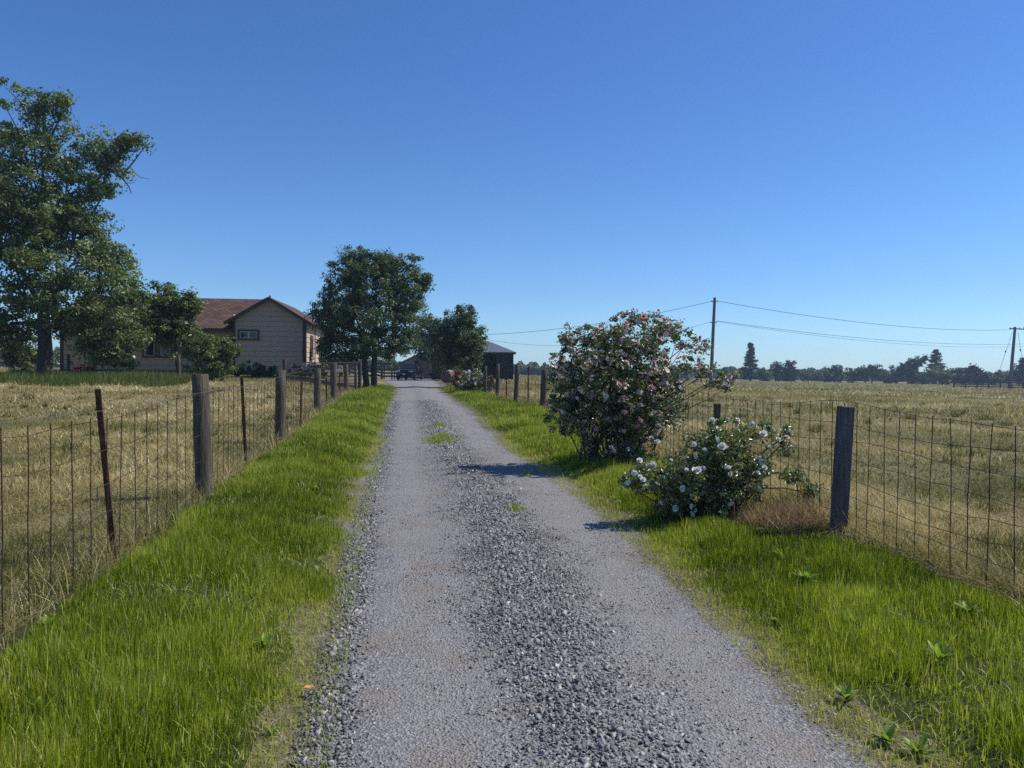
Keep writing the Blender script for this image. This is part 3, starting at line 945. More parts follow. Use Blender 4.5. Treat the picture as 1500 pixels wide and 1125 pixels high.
def rose_bush(name, label, px, Y, lobes, n, leaf, seed, flowers, rsize, clump=.13, canes=40, fill=0, fillk=('pale',), filln=0, spread=.25, out_canes=(), cat='rose bush', dark=0.0):
    rg = np.random.default_rng(seed)
    loc = at(px, Y)
    root = tag(empty(name, loc), label, cat)
    B = px_blobs(lobes, Y)
    V, F, T, cc_ = foliage(B, n, leaf, seed, clump, 34, .6, .3, tintbias=dark)
    # a sprinkle of outliers so the outline stays loose
    link('foliage', mesh_np('foliage', local(V, loc), [F], {'tint': T}), M_rose, root)
    mb = MB()
    for c in cc_[rg.choice(len(cc_), min(canes, len(cc_)), replace=False)]:
        branch(mb, (rg.normal() * spread, rg.normal() * .18, -.08), Vector(c) - loc, .011, .004, rg, .25, 6, 5)
    for pts in out_canes:
        q = [P(*p_) - loc for p_ in pts]
        mb.tube(q, [.010 - .006 * i / (len(q) - 1) for i in range(len(q))], 5)
    mb.build('cane', bark, root, smooth=True)
    BA = np.array(B)

    def front(p):
        """nearest surface of the bush towards the viewer along this bearing"""
        best = None
        for b_ in BA:
            q = ((p.x - b_[0]) / b_[3]) ** 2 + ((p.z - b_[2]) / b_[5]) ** 2
            if q < 1:
                y = b_[1] - b_[4] * math.sqrt(1 - q)
                best = y if best is None or y < best else best
        return best

    flist = []
    for (fx, fy, kind, sc) in flowers:
        sc = sc * rg.uniform(.8, 1.05)
        p = P(fx, fy, Y)
        y = front(p)
        if y is None:
            q = cc_ - np.array(p)
            q = q[:, 0] ** 2 + q[:, 2] ** 2 + .1 * np.abs(q[:, 1])
            flist.append((Vector(cc_[int(np.argmin(q))]) - Vector((0, .04, 0)), kind, sc))
            continue
        p2 = P(fx, fy, y - .03)
        dq = np.linalg.norm(cc_ - np.array(p2), axis=1); jq = int(np.argmin(dq))
        if dq[jq] > .13: p2 = Vector(cc_[jq]) - Vector((0, .04, -.02))
        flist.append((p2, kind, sc))
    tries = 0
    while len(flist) < len(flowers) + fill and tries < 4000:
        tries += 1
        c = Vector(cc_[rg.integers(len(cc_))])
        if c.y > Y + .5: continue
        c += Vector(rg.standard_normal(3)) * .03 - Vector((0, .04, -.01))
        flist.append((c, fillk[rg.integers(len(fillk))], rg.uniform(.55, .95)))
    ok_ = []
    LP = V[::4]
    for (p, kind, sc) in flist:
        dq = np.linalg.norm(LP - np.array(p), axis=1)
        if np.partition(dq, 8)[8] > leaf * 2.2:
            p = Vector(LP[int(np.argmin(dq))])
            dq = np.linalg.norm(LP - np.array(p), axis=1)
            if np.partition(dq, 8)[8] > leaf * 2.4: continue
        ok_.append((p, kind, sc))
    for (p, kind, sc) in ok_:
        o = bpy.data.objects.new('blossom', ROSE_ME[(kind, int(rg.integers(2)))])
        COL.objects.link(o); o.parent = root
        o.location = p - loc
        d = Vector((rg.normal() * .5, -.65 + rg.normal() * .35, .6 + rg.normal() * .3))
        o.rotation_euler = d.to_track_quat('Z', 'Y').to_euler()
        s = rsize * sc * rg.uniform(.85, 1.15)
        o.scale = (s, s, s)
    if filln:
        # small faded heads too many to tell apart
        k = rg.integers(0, len(LP), filln)
        c = LP[k] + rg.standard_normal((filln, 3)) * .012
        tv, tf = petal_mesh(3)
        tv = np.array(tv[:6 * 12]); tf = np.array(tf[:6 * 6])
        s = rsize * rg.uniform(.4, .95, filln) * np.where(c[:, 2] > loc.z + 1.15, 1.15, .85)
        d = rg.standard_normal((filln, 3)) * .7 + np.array([0, -.4, .6]); d /= np.linalg.norm(d, axis=1, keepdims=True)
        t1 = np.cross(d, rg.standard_normal((filln, 3))); t1 /= np.linalg.norm(t1, axis=1, keepdims=True)
        t2 = np.cross(d, t1)
        W = (tv[None, :, :1] * t1[:, None] + tv[None, :, 1:2] * t2[:, None] + tv[None, :, 2:] * d[:, None]) * s[:, None, None] + c[:, None]
        F2 = (tf[None] + (np.arange(filln) * len(tv))[:, None, None]).reshape(-1, 4)
        o = link('small_blossoms', mesh_np('small_blossoms', local(W.reshape(-1, 3), loc), [F2]), PT[fillk[0]], root)
        o['kind'] = 'stuff'
    return root


def crop(lst, x0, y0, s, kinds):
    return [(x0 + a / s, y0 + b_ / s, k, sc) for (a, b_, k, sc) in lst]


pk = [(910, 125, 'pink', 1), (815, 165, 'pink', 1.1), (845, 150, 'pink', .9), (480, 270, 'pink', 1), (540, 315, 'pale', .8), (1060, 170, 'pale', .9), (1055, 230, 'pink', .9), (845, 320, 'pale', .9), (915, 320, 'pink', .8), (1000, 335, 'coral', .8), (1015, 345, 'pale', .8),
      (730, 470, 'pink', 1.2), (705, 525, 'pale', 1.4), (830, 490, 'pale', .9), (885, 440, 'pale', .9), (940, 455, 'coral', .9), (910, 495, 'pale', .8), (975, 400, 'white', .8), (1050, 450, 'pale', .9), (655, 585, 'pale', 1.0), (725, 590, 'white', .9), (795, 590, 'pale', .8), (820, 560, 'pale', .9),
      (825, 605, 'pink', 1.1), (865, 605, 'white', .8), (850, 650, 'pink', 1.1), (655, 695, 'pink', .9), (645, 760, 'pink', .9), (790, 700, 'pink', 1.1), (720, 700, 'pink', .9), (820, 700, 'pink', .9), (1010, 520, 'pink', 1.1), (1055, 630, 'pink', 1.2), (990, 730, 'pale', 1.0), (1018, 740, 'pale', 1.0),
      (975, 780, 'pale', .9), (985, 815, 'white', 1.2), (585, 765, 'pink', .8), (760, 750, 'pale', .8), (785, 780, 'pale', .9), (745, 830, 'pale', .8), (855, 840, 'white', .8), (855, 775, 'pink', 1.0), (475, 425, 'pink', .9), (440, 350, 'pink', .8), (460, 415, 'pink', .7), (1240, 520, 'pink', .8), (1375, 505, 'white', .9),
      (1300, 410, 'pale', .7), (1190, 350, 'pale', .8), (1100, 555, 'pale', .8), (1100, 720, 'white', .8), (600, 435, 'pale', .8), (555, 440, 'pale', .8), (680, 430, 'pale', .8), (1160, 430, 'pale', .8), (1215, 380, 'pale', .7), (1070, 515, 'pale', .8), (500, 490, 'pale', .8), (560, 560, 'pale', .8)]
pink_l = [(905, 560, 90, 70, 0, .9), (870, 540, 62, 60, -.1, .7), (935, 535, 70, 55, 0, .8), (925, 500, 55, 30, 0, .6), (885, 505, 45, 26, 0, .5), (850, 600, 42, 42, -.1, .6), (940, 610, 60, 50, 0, .8), (900, 640, 62, 40, 0, .7), (825, 612, 22, 24, 0, .4), (835, 505, 10, 14, 0, .2), (829, 496, 6, 8, 0, .12),
          (940, 474, 22, 10, 0, .3), (975, 488, 22, 16, 0, .3), (1000, 500, 20, 10, 0, .25), (1008, 535, 18, 11, 0, .25), (1030, 545, 13, 9, 0, .2), (1048, 560, 10, 8, 0, .18), (980, 560, 26, 28, 0, .45), (820, 560, 16, 30, 0, .35), (1020, 512, 12, 8, 0, .2), (920, 668, 40, 22, 0, .5)] + [(px_, py_, 6, 8, 0, .08) for px_, py_ in ((846, 484), (862, 478), (880, 480), (897, 472), (912, 466), (928, 463), (945, 461), (960, 466), (976, 472), (992, 478), (1006, 488), (1020, 496), (1032, 508), (1044, 540), (1058, 548), (1066, 562), (812, 540), (808, 585), (803, 610), (1002, 615), (1004, 590), (1075, 552))]
rose_bush('pink_rose_bush', 'large tall rose bush covered in pink blossoms beside the driveway', 890, 11.8, pink_l, 44000, .043, 41, crop(pk, 700, 430, 3.75, 0), .043, .10, 70, 40, ('pale', 'pale', 'pale', 'pink'), 1500, .28, dark=.06,
          out_canes=(((930, 600, 11.8), (975, 530, 11.8), (1000, 510, 11.8), (1040, 495, 11.8)), ((950, 640, 11.8), (990, 590, 11.8), (1030, 565, 11.8), (1060, 556, 11.8))))
wk = [(585, 200, 1.1), (655, 200, 1), (690, 190, .9), (695, 155, .8), (735, 188, .9), (778, 175, .9), (793, 220, 1.1), (858, 270, 1.3), (848, 307, .9), (930, 300, .9), (990, 265, 1.1), (975, 288, .9), (490, 325, 1.1), (603, 300, 1.2), (617, 340, 1.6), (640, 355, 1), (540, 368, 1.1), (555, 418, 1), (573, 400, 1),
      (587, 428, 1), (560, 447, 1.1), (265, 377, 1.2), (318, 367, .9), (203, 412, 1.2), (495, 465, 1.1), (523, 485, 1), (687, 442, 1.2), (690, 487, .9), (833, 395, .8), (845, 418, 1), (858, 448, 1), (810, 470, 1.1), (838, 505, .8), (178, 475, 1), (205, 495, 1), (222, 510, 1), (145, 527, 1.1), (237, 550, 1.1),
      (422, 533, 1), (285, 500, .7), (325, 632, 1), (397, 673, 1.1), (470, 650, 1.2), (478, 690, 1), (505, 703, 1), (430, 735, 1.1), (683, 637, 1.3), (280, 405, .7), (447, 482, .8), (407, 222, .8), (500, 390, .8), (395, 360, .6)]
wk = [(a, b_, 'white', s) for a, b_, s in wk]
white_l = [(1075, 640, 40, 28, 0, .35), (1055, 670, 48, 36, 0, .4), (1080, 690, 55, 40, 0, .45), (1000, 695, 42, 36, -.1, .35), (1040, 720, 60, 40, 0, .45), (960, 700, 30, 24, -.1, .25), (985, 735, 28, 26, -.1, .3), (1120, 630, 20, 14, 0, .2), (1150, 655, 14, 18, 0, .15), (1160, 695, 18, 14, 0, .15), (1188, 720, 10, 12, 0, .1),
           (1040, 755, 40, 20, 0, .35), (1110, 680, 26, 20, 0, .25), (938, 692, 20, 16, -.1, .2), (925, 706, 14, 10, -.1, .15), (945, 714, 16, 10, -.1, .2), (1055, 625, 16, 16, 0, .2), (1020, 650, 18, 16, 0, .25), (1148, 632, 10, 8, 0, .1)]
rose_bush('white_rose_bush', 'sprawling low rose bush with white blossoms in front of the pink one', 1050, 7.8, white_l, 18000, .036, 42, crop(wk, 880, 560, 3.571, 0), .028, .075, 60, 0, ('white',), 0, .16, dark=.2,
          out_canes=(((1060, 740, 7.8), (1100, 700, 7.8), (1140, 692, 7.8), (1165, 705, 7.8), (1172, 730, 7.8)), ((1050, 750, 7.8), (1110, 715, 7.8), (1150, 715, 7.8), (1190, 724, 7.8)), ((1040, 745, 7.8), (1090, 750, 7.8), (1140, 745, 7.8)), ((1060, 740, 7.8), (1120, 660, 7.8), (1150, 640, 7.8), (1160, 632, 7.8))))
rg = np.random.default_rng(5)
rr = [(691 + rg.normal() * 13, 553 + rg.normal() * 9, 'white' if rg.random() < .5 else 'cream', 1.2) for _ in range(42)]
rose_bush('white_rose_shrub', 'white flowered rose shrub between two red flowered ones near the bushy tree', 692, 39, [(693, 552, 17, 12, 0, .7), (685, 566, 18, 11, 0, .7), (700, 560, 14, 12, 0, .6)], 7500, .065, 43, rr, .052, .16, 25, 8, ('white',))
rr = [(671 + rg.normal() * 4, 551 + rg.normal() * 5, 'red', 1.2) for _ in range(26)]
rose_bush('red_rose_shrub', 'small deep red rose shrub standing between the round bale and the white roses', 671, 39.6, [(671, 551, 8, 10, 0, .35), (670, 562, 7, 9, 0, .3)], 2200, .06, 44, rr, .055, .12, 14)
rr = [(709 + rg.normal() * 3.5, 558 + rg.normal() * 4, 'coral' if rg.random() < .6 else 'red', 1.15) for _ in range(22)] + [(722 + rg.normal() * 3, 556 + rg.normal() * 3, 'red', 1.0) for _ in range(10)] + [(716 + rg.normal() * 3, 549 + rg.normal() * 2, 'red', 1.0) for _ in range(7)]
rose_bush('red_rose_shrub', 'coral and red rose shrub next to the fence post right of the white roses', 716, 37, [(713, 560, 13, 11, 0, .45), (718, 570, 10, 12, 0, .4)], 3800, .06, 45, rr, .052, .13, 18)
rr = [(440 + rg.normal() * 12, 541 + rg.normal() * 5, 'white' if rg.random() < .45 else 'pale', 1.2) for _ in range(34)] + [(444, 530, 'white', 1.5), (453, 529, 'white', 1.3), (457, 531, 'white', 1.3), (470, 533, 'white', 1.2)]
rose_bush('rose_hedge_bush', 'rose bush with white and pale pink blossoms behind the metal gate', 444, 41, [(436, 543, 14, 9, 0, .6), (452, 541, 14, 9, 0, .6), (466, 542, 10, 8, 0, .5)], 5000, .07, 46, rr, .058, .16, 20, 0, ('pale',))

# dead brown grass at the foot of the white roses and behind the pink ones
n = 7500
x = np.concatenate([2.62 + rng.standard_normal(n) * .20, 1.95 + rng.standard_normal(900) * .12]); y = np.concatenate([7.35 + rng.standard_normal(n) * .22, 10.2 + rng.standard_normal(900) * .2])
brown = leaf_mat('brown_grass', [(0, (.15, .10, .045)), (.45, (.34, .23, .11)), (.8, (.50, .39, .21)), (1, (.62, .52, .32))], rough=.8, transl=.2, tcol=(1.1, .9, .7), spec=.1)
tag(link('dead_grass', join([blades(x, y, rng.uniform(.08, .34, len(x)), .006 * np.ones(len(x)), 3, 1.0, None, 0, 1.0)], 'dead_grass'), brown), 'dead reddish brown grass matted under the rose canes', 'dead grass', kind='stuff')


# broad leaved weeds standing in the verge
WEED_ME = []
def dock(px, py, Y, n, L, label):
    p = P(px, py, Y)
    loc = Vector((p.x, Y, hz(p.x, Y)))
    rg = np.random.default_rng(int(px * 7 + py))
    V, F, T = [], [], []
    for k in range(n):
        a = rg.uniform(0, 2 * PI); ln = L * rg.uniform(.6, 1.1); wd = ln * .10; el = rg.uniform(.5, 1.2)
        base = len(V)
        for i in range(5):
            u = i / 4
            rr_ = ln * u * math.cos(el) * (1 + .2 * u); z = ln * (u * math.sin(el) - .35 * u * u * (1.3 - el))
            wv = wd * math.sin(PI * min(1, .08 + .92 * u)) + .003
            for s in (-1, 0, 1):
                V.append((rr_ * math.cos(a) - s * wv * math.sin(a), rr_ * math.sin(a) + s * wv * math.cos(a), z + .02 + abs(s) * wv * .35)); T.append(.45 + .15 * rg.normal())
        for i in range(4):
            for j in range(2):
                q = base + i * 3 + j; F.append((q, q + 1, q + 4, q + 3))
    o = link('broadleaf_weed', mesh_np('broadleaf_weed', np.array(V), [np.array(F)], {'tint': np.clip(T, 0, 1)}), green_leafy, smooth=True)
    o.location = loc
    WEED_ME.append(o.data)
    tag(o, label, 'weed', 'broad leaved weeds in the verges')


green_leafy = leaf_mat('weed_leaf', [(0, (.14, .20, .035)), (.5, (.24, .31, .06)), (1, (.36, .42, .14))], rough=.45, transl=.4)
dock(1180, 840, 5.3, 22, 0.123, 'broad leaved weed just in front of the right fence post')
dock(1240, 1000, 3.6, 24, 0.088, 'broad leaved weed at the gravel edge in the bottom right verge')
dock(1300, 1075, 3.2, 20, 0.079, 'broad leaved weed nearest the lower right corner')
dock(300, 890, 4.4, 18, 0.106, 'pale broad leaved weed in the middle of the left verge')
dock(75, 905, 4.0, 26, 0.114, 'leafy weed beside the wire at the left edge')
dock(390, 925, 4.1, 20, 0.088, 'broad leaved weed close to the gravel in the left verge')
dock(60, 1105, 3.0, 16, 0.088, 'broad leaved weed in the bottom left corner')
dock(1420, 870, 4.6, 24, 0.097, 'leafy weed under the wire mesh at the right edge')

def clod(px, py, Y, r, label):
    p = P(px, py, Y); loc = Vector((p.x, Y, hz(p.x, Y)))
    bm = bmesh.new(); bmesh.ops.create_icosphere(bm, subdivisions=3, radius=1)
    for v in bm.verts:
        d = v.co.normalized()
        k = 1 + .5 * (float(vnoise(d.x * 2.2 + 9, d.y * 2.2 + d.z * 2, 5)) - .5) + .25 * (float(vnoise(d.x * 6 + 3, d.y * 6 + d.z * 5, 6)) - .5)
        v.co = Vector((d.x * k * r, d.y * k * r * .8, max(-.02, d.z * k * r * .5)))
    me = bpy.data.meshes.new('dirt_clod'); bm.to_mesh(me); bm.free()
    o = link('dirt_clod', me, mat('dark_soil', [(.3, (.03, .024, .02)), (.7, (.07, .056, .045))], 40, .95, .8), smooth=True)
    o.location = loc; tag(o, label, 'dirt clod')


clod(90, 795, 5.9, .085, 'larger dark dirt clod lying in the dry grass behind the wire')
clod(128, 783, 6.15, .07, 'smaller dark dirt clod just left of the leaning rusty stake')
p = P(452, 1022, 3.6)
bm = bmesh.new()
gv = [[bm.verts.new((.035 * (i - 2) / 2, .022 * j * math.sin(PI * (i + .35) / 4.7), .012 * abs(j) + .006 * (i % 2))) for j in (-1, 0, 1)] for i in range(5)]
for i in range(4):
    for j in range(2): bm.faces.new((gv[i][j], gv[i][j + 1], gv[i + 1][j + 1], gv[i + 1][j]))
me = bpy.data.meshes.new('dry_leaf'); bm.to_mesh(me); bm.free()
o = link('dry_leaf', me, mat('orange_leaf', [(.3, (.42, .20, .07)), (.7, (.58, .33, .14))], 30, .7), smooth=True)
o.location = (p.x, 3.6, hz(p.x, 3.6) + .05); o.rotation_euler = (.25, .1, .5); o.scale = (.62, .62, .62)
tag(o, 'single curled orange dry leaf where the left grass meets the gravel', 'leaf')

rgw = np.random.default_rng(77)
for q in range(46):
    sd = -1 if q % 2 else 1
    Y = 2.9 + 9 * rgw.random() ** 1.4
    e_, f_ = (float(road_l(Y)), float(fl(Y))) if sd < 0 else (float(road_r(Y)), float(fr(Y)))
    x_ = e_ + (f_ - e_) * rgw.uniform(.08, .95)
    if abs(x_) > .66 * Y or (x_ > 1.4 and Y > 6.6): continue
    o = bpy.data.objects.new('broadleaf_weed', random.choice(WEED_ME))
    COL.objects.link(o)
    o.location = (x_, Y, hz(x_, Y)); o.rotation_euler = (0, 0, rgw.uniform(0, 6.28)); o.scale = (1, 1, 1); k_ = rgw.uniform(.45, .9); o.scale = (k_, k_, k_)
    tag(o, 'tiny leafy weed half hidden in the %s verge grass' % ('left' if sd < 0 else 'right'), 'weed', 'tiny weeds in the %s verge' % ('left' if sd < 0 else 'right'))

# ------------------------------------------------------------------ fences
wood = mat('weathered_wood', [(.25, (.038, .031, .023)), (.5, (.09, .076, .056)), (.8, (.19, .16, .12))], 7, .92, .7, (6, 6, .5), bscale=14)
wood_dark = mat('dark_wood', [(.25, (.03, .027, .026)), (.55, (.075, .065, .06)), (.85, (.14, .12, .11))], 7, .92, .7, (6, 6, .6), bscale=14)
wood_grey = mat('grey_post_wood', [(.25, (.05, .05, .05)), (.5, (.10, .098, .095)), (.8, (.17, .165, .155))], 7, .92, .7, (6, 6, .6), bscale=14)
rust = mat('rusty_steel', [(.3, (.045, .02, .014)), (.55, (.11, .045, .028)), (.8, (.20, .10, .06))], 18, .85, .4, metal=.15)
wire_m = mat('rusty_wire', [(.3, (.035, .024, .02)), (.7, (.10, .065, .05))], 30, .7, metal=.3)
galv = mat('galvanised_wire', [(.3, (.22, .20, .18)), (.7, (.34, .32, .29))], 40, .45, metal=.7)


def wooden_post(parent, base, top, w, square=False, m=None):
    """post from ground point base to top (world), leaning as given"""
    mb = MB()
    b_, t = Vector(base), Vector(top)
    d = (t - b_).normalized()
    b_ = b_ - d * .35
    if square:
        xa_ = (Vector((1, .1, 0)) - d * d.x).normalized(); ya_ = d.cross(xa_)
        mb.box((b_ + t) / 2, (w, w, (t - b_).length), Matrix((xa_, ya_, d)).transposed())
        return mb.build('wooden_post', m or wood, parent, bevel=.008)
    n = 5
    pts = [b_.lerp(t, i / n) + Vector((random.uniform(-.006, .006), random.uniform(-.006, .006), 0)) for i in range(n)] + [t - d * .012, t]
    mb.tube(pts, [w * .53, w * .52, w * .5, w * .5, w * .49, w * .48, w * .43], 14)
    return mb.build('wooden_post', m or wood, parent, smooth=True)


def steel_post(parent, base, top, label=None):
    """T section steel stake with studs"""
    mb = MB()
    b_, t = Vector(base), Vector(top)
    d = (t - b_); L = d.length; d.normalize()
    q = d.to_track_quat('Z', 'X').to_matrix()
    b2 = b_ - d * .3
    mid = (b2 + t) / 2; Lb = (t - b2).length
    mb.box(mid, (.042, .007, Lb), q)
    mb.box(mid + q @ Vector((0, .0205, 0)), (.007, .034, Lb - .002), q)
    k = int(L / .055)
    for i in range(k):
        mb.box(b_ + d * (.05 + i * .055) + q @ Vector((0, -.0065, 0)), (.014, .006, .018), q)
    o = mb.build('steel_post', rust, parent)
    if label: o['label'] = label
    return o


def mesh_wires(parent, line, y0, y1, step, hs, top, rv, rh, sagk=.02, mat_top=None, hm=None):
    """woven wire along the line x=line(y): uprights and strands as one mesh"""
    mb = MB()
    y = y0; k = 0
    rgx = random.Random(int(step * 1000) + int(y1))
    ys = []
    while y < y1:
        ys.append(y); y += step
    def gp(y, h, sd=0.0):
        x = float(line(y)); return Vector((x, y, hz(x, y) + h))
    for y in ys:
        n_ = 4 if y < 14 else 1
        j0 = rgx.uniform(-.035, .035)
        pts = [gp(y + j0 * (1 - t) + rgx.uniform(-.008, .008), .02 + (top(y) - .0) * t) for t in [i / n_ for i in range(n_ + 1)]]
        mb.tube(pts, rv * (1 if y < 14 else 1.5), 4, cap=False)
    for i, hh in enumerate(hs):
        ph = rgx.uniform(0, 6)
        pts = []
        for y in ys:
            pts.append(gp(y, top(y) * hh + .022 * math.sin(y * 1.3 + ph) + .012 * math.sin(y * 3.1 + ph * 2) + rgx.uniform(-.008, .008)))
        mb.tube(pts, rh, 4, cap=False)
    return mb.build('wire_mesh', wire_m, parent)


# left fence
lf = tag(empty('wire_fence', (float(fl(8.14)), 8.14, hz(float(fl(8.14)), 8.14))), 'wire fence of round wooden posts and rusty stakes along the dry field by the house', 'fence')
LFO = Vector(lf.location)


def put(o):
    return o


def lpost(px, pyt, Y, kind, w=.17, lean=0.0):
    x = float(fl(Y)); b_ = Vector((x, Y, hz(x, Y)))
    t = P(px, pyt, Y)
    if kind == 'w': wooden_post(lf, b_ - LFO, t - LFO, w)
    else: steel_post(lf, b_ - LFO, t - LFO, kind if kind != 't' else None)


lpost(143, 570, 5.5, 'dark rusty stake leaning to the left')
lpost(293, 548, 8.14, 'w', .175)
lpost(354, 553, 10.6, 't')
lpost(411, 542, 13.6, 'w', .18)
lpost(442, 556, 16.8, 't')
lpost(465, 540, 20.9, 'w', .19)
lpost(478, 553, 23.5, 't')
lpost(489, 531, 26, 'w', .2)
lpost(497, 550, 29.5, 't')
lpost(507, 534, 34, 'w', .2)
lpost(521, 536, 38, 'w', .16)
o = mesh_wires(lf, fl, 1.0, 38, .29, (1.0, .8, .58, .36, .18), lambda y: 1.08 + .22 * S((y - 9) / 12) + .05 * math.sin(y * .9), .0036, .0026)
for v in o.data.vertices: v.co -= LFO
mb = MB()
for hh, a_ in ((1.13, .35),):
    pts = []
    for i in range(90):
        y = 3 + i * .38
        x = float(fl(y)); pts.append(Vector((x + .06, y, hz(x, y) + (hh + .2 * float(S((y - 9) / 12))) - .08 * math.sin(PI * ((y - 8.1) / 5.5)) ** 2 * a_)) - LFO)
    mb.tube(pts, .002, 4, cap=False)
mb.build('top_wire', galv, lf)

# right fence
rf = tag(empty('wire_fence', (float(fr(6.93)), 6.93, hz(float(fr(6.93)), 6.93))), 'square mesh wire fence behind the rose bushes along the open field', 'fence')
RFO = Vector(rf.location)


def rpost(px, pyt, Y, kind, w=.17, square=True, m=None, pxb=None):
    b_ = P(pxb or px, 545, Y); b_.z = hz(b_.x, Y)
    t = P(px, pyt, Y)
    if kind == 'w': return wooden_post(rf, b_ - RFO, t - RFO, w, square, m)
    return steel_post(rf, b_ - RFO, t - RFO)


rpost(1239, 595, 6.93, 'w', .118, True, wood_grey, 1232)['label'] = 'thick squared post standing alone at the front'
rpost(1051, 591, 9.8, 'w', .075, True, wood, 1048)
rpost(822, 556, 21.5, 't')
rpost(798, 541, 25, 'w', .2, False, None, 795)
rpost(774, 538, 27, 't')
rpost(758, 534, 28.7, 'w', .17, False, None, 756)
rpost(742, 552, 30.5, 't')
rpost(729, 533, 32.5, 'w', .17, False)
rpost(711, 536, 36, 'w', .16, False)
o = mesh_wires(rf, fr, 1.5, 36, .2, (1.0, .86, .72, .58, .44, .31, .18, .06), lambda y: 1.16 - .05 * math.sin((y - 6.9) * .8) ** 2, .0034, .0029)
for v in o.data.vertices: v.co -= RFO

# house garden posts with slack wires
gf = tag(empty('garden_fence', at(180, 35)), 'low fence of two grey posts and slack wires before the house front', 'fence')
GO = Vector(gf.location)
for px, pyt, Y in ((100, 519, 36), (262, 522, 34.5)):
    b_ = at(px, Y)
    wooden_post(gf, b_ - GO, P(px, pyt, Y) - GO, .14)
mb = MB()
for hh in (1.0, .7, .4):
    a, b_ = at(100, 36) + Vector((0, 0, hh)), at(262, 34.5) + Vector((0, 0, hh))
    mb.tube([a.lerp(b_, t / 8) - Vector((0, 0, .08 * math.sin(PI * t / 8))) - GO for t in range(9)], .005, 4, cap=False)
mb.build('strand_wire', galv, gf)

# ------------------------------------------------------------------ metal gate at the end of the left fence
gate_m = mat('dark_gate_steel', [(.3, (.03, .03, .032)), (.7, (.07, .065, .065))], 12, .55, metal=.5)
g1 = P(527, 545, 39); g1.z = hz(g1.x, 39)
g0 = P(417, 545, 37.5); g0.z = hz(g0.x, 37.5)
gz = (g1.z + g0.z) / 2
gt = tag(empty('farm_gate', g1), 'dark tubular metal farm gate between two posts left of the twin trunk tree', 'gate')
GT = Vector(g1)
for q, Y, pyt, w_ in ((417, 37.5, 526, .2), (527.5, 39, 531, .17)):
    b_ = P(q, 545, Y); b_.z = hz(b_.x, Y)
    wooden_post(gt, b_ - GT, P(q, pyt, Y) - GT, w_, False, wood_dark)['label'] = None or 'dark gate post'
mb = MB()
A, B_ = P(420, 545, 37.5), P(525, 545, 39)
top0, top1 = P(420, 531.5, 37.5).z, P(525, 531, 39).z
def gp(t, h):
    p = A.lerp(B_, t); p.z = (top0 + (top1 - top0) * t) - h
    return p - GT
hgt = 1.2
mb.tube([gp(0, hgt), gp(0, .12), gp(.03, .02), gp(.06, 0), gp(.94, 0), gp(.97, .02), gp(1, .12), gp(1, hgt)], .024, 6)
for h in (.28, .5, .7, .88, 1.04, 1.2):
    mb.tube([gp(0, h), gp(1, h)], .018, 5)
for t in (.2, .4, .6, .8):
    mb.tube([gp(t, 0), gp(t, hgt)], .016, 5)
mb.build('gate_panel', gate_m, gt)

# ------------------------------------------------------------------ board fences
boardm = mat('dark_board', [(.3, (.045, .04, .038)), (.7, (.11, .10, .095))], 5, .9, .4)


def board_fence(name, label, pts, rails, hgt, pw=.14, rail=.15, group=None):
    """posts at pts (world ground points), rails at the given heights"""
    o0 = Vector(pts[0])
    root = tag(empty(name, o0), label, 'fence', group)
    for p in pts:
        mb = MB(); mb.box(Vector(p) - o0 + Vector((0, .05, hgt / 2 - .1)), (pw, pw, hgt + .2)); mb.build('fence_post', boardm, root)
    for h in rails:
        mb = MB()
        for a, b_ in zip(pts[:-1], pts[1:]):
            a, b_ = Vector(a), Vector(b_)
            j = random.uniform(-.03, .03)
            mb.bar(a - o0 + Vector((0, -.045, h + j)), b_ - o0 + Vector((0, -.045, h - j)), .035, rail)
        mb.build('fence_rail', boardm, root)
    return root


def rot_fix():
    pass


board_fence('board_fence', 'long dark four rail board fence beyond the right field below the crossarm pole', [at(px, 150) for px in range(1398, 1560, 17)], (.35, .75, 1.15, 1.55), 1.75, .2, .2)
board_fence('corral_fence', 'dark board corral fence between the twin trunk tree and the parked car', [at(px, 84) for px in (548, 560, 574, 588)], (.35, .7, 1.05), 1.25, .14, .2)
board_fence('yard_fence', 'dim board fence seen through the gate behind the white roofed cart', [at(px, 70) for px in (478, 495, 512, 529, 546)], (.3, .7, 1.05), 1.3, .12, .2)
board_fence('paddock_fence', 'grey board fence behind the vine at the far left edge', [at(px, 60) for px in (-30, -5, 20, 45)], (.4, .8, 1.2), 1.35, .13, .16)

# ------------------------------------------------------------------ the house
siding = mat('cream_siding', [(.3, (.47, .355, .25)), (.7, (.54, .42, .305))], 3, .75, .25, (1, 1, 6))
trimm = mat('brown_trim', [(.3, (.075, .05, .043)), (.7, (.11, .075, .066))], 6, .7, .2)
skirtm = mat('dark_skirting', [(.3, (.035, .03, .03)), (.7, (.07, .06, .055))], 5, .85, .3)
whitem = mat('white_frame', [(.3, (.46, .45, .42)), (.7, (.58, .57, .54))], 9, .5)
glassm = MATS.get('glass')
gm, nt, out = base_mat('window_glass')
b = nd(nt, 'ShaderNodeBsdfPrincipled'); b.inputs['Base Color'].default_value = (.015, .018, .022, 1); b.inputs['Roughness'].default_value = .06
nt.links.new(b.outputs[0], out.inputs[0])
glassm = gm
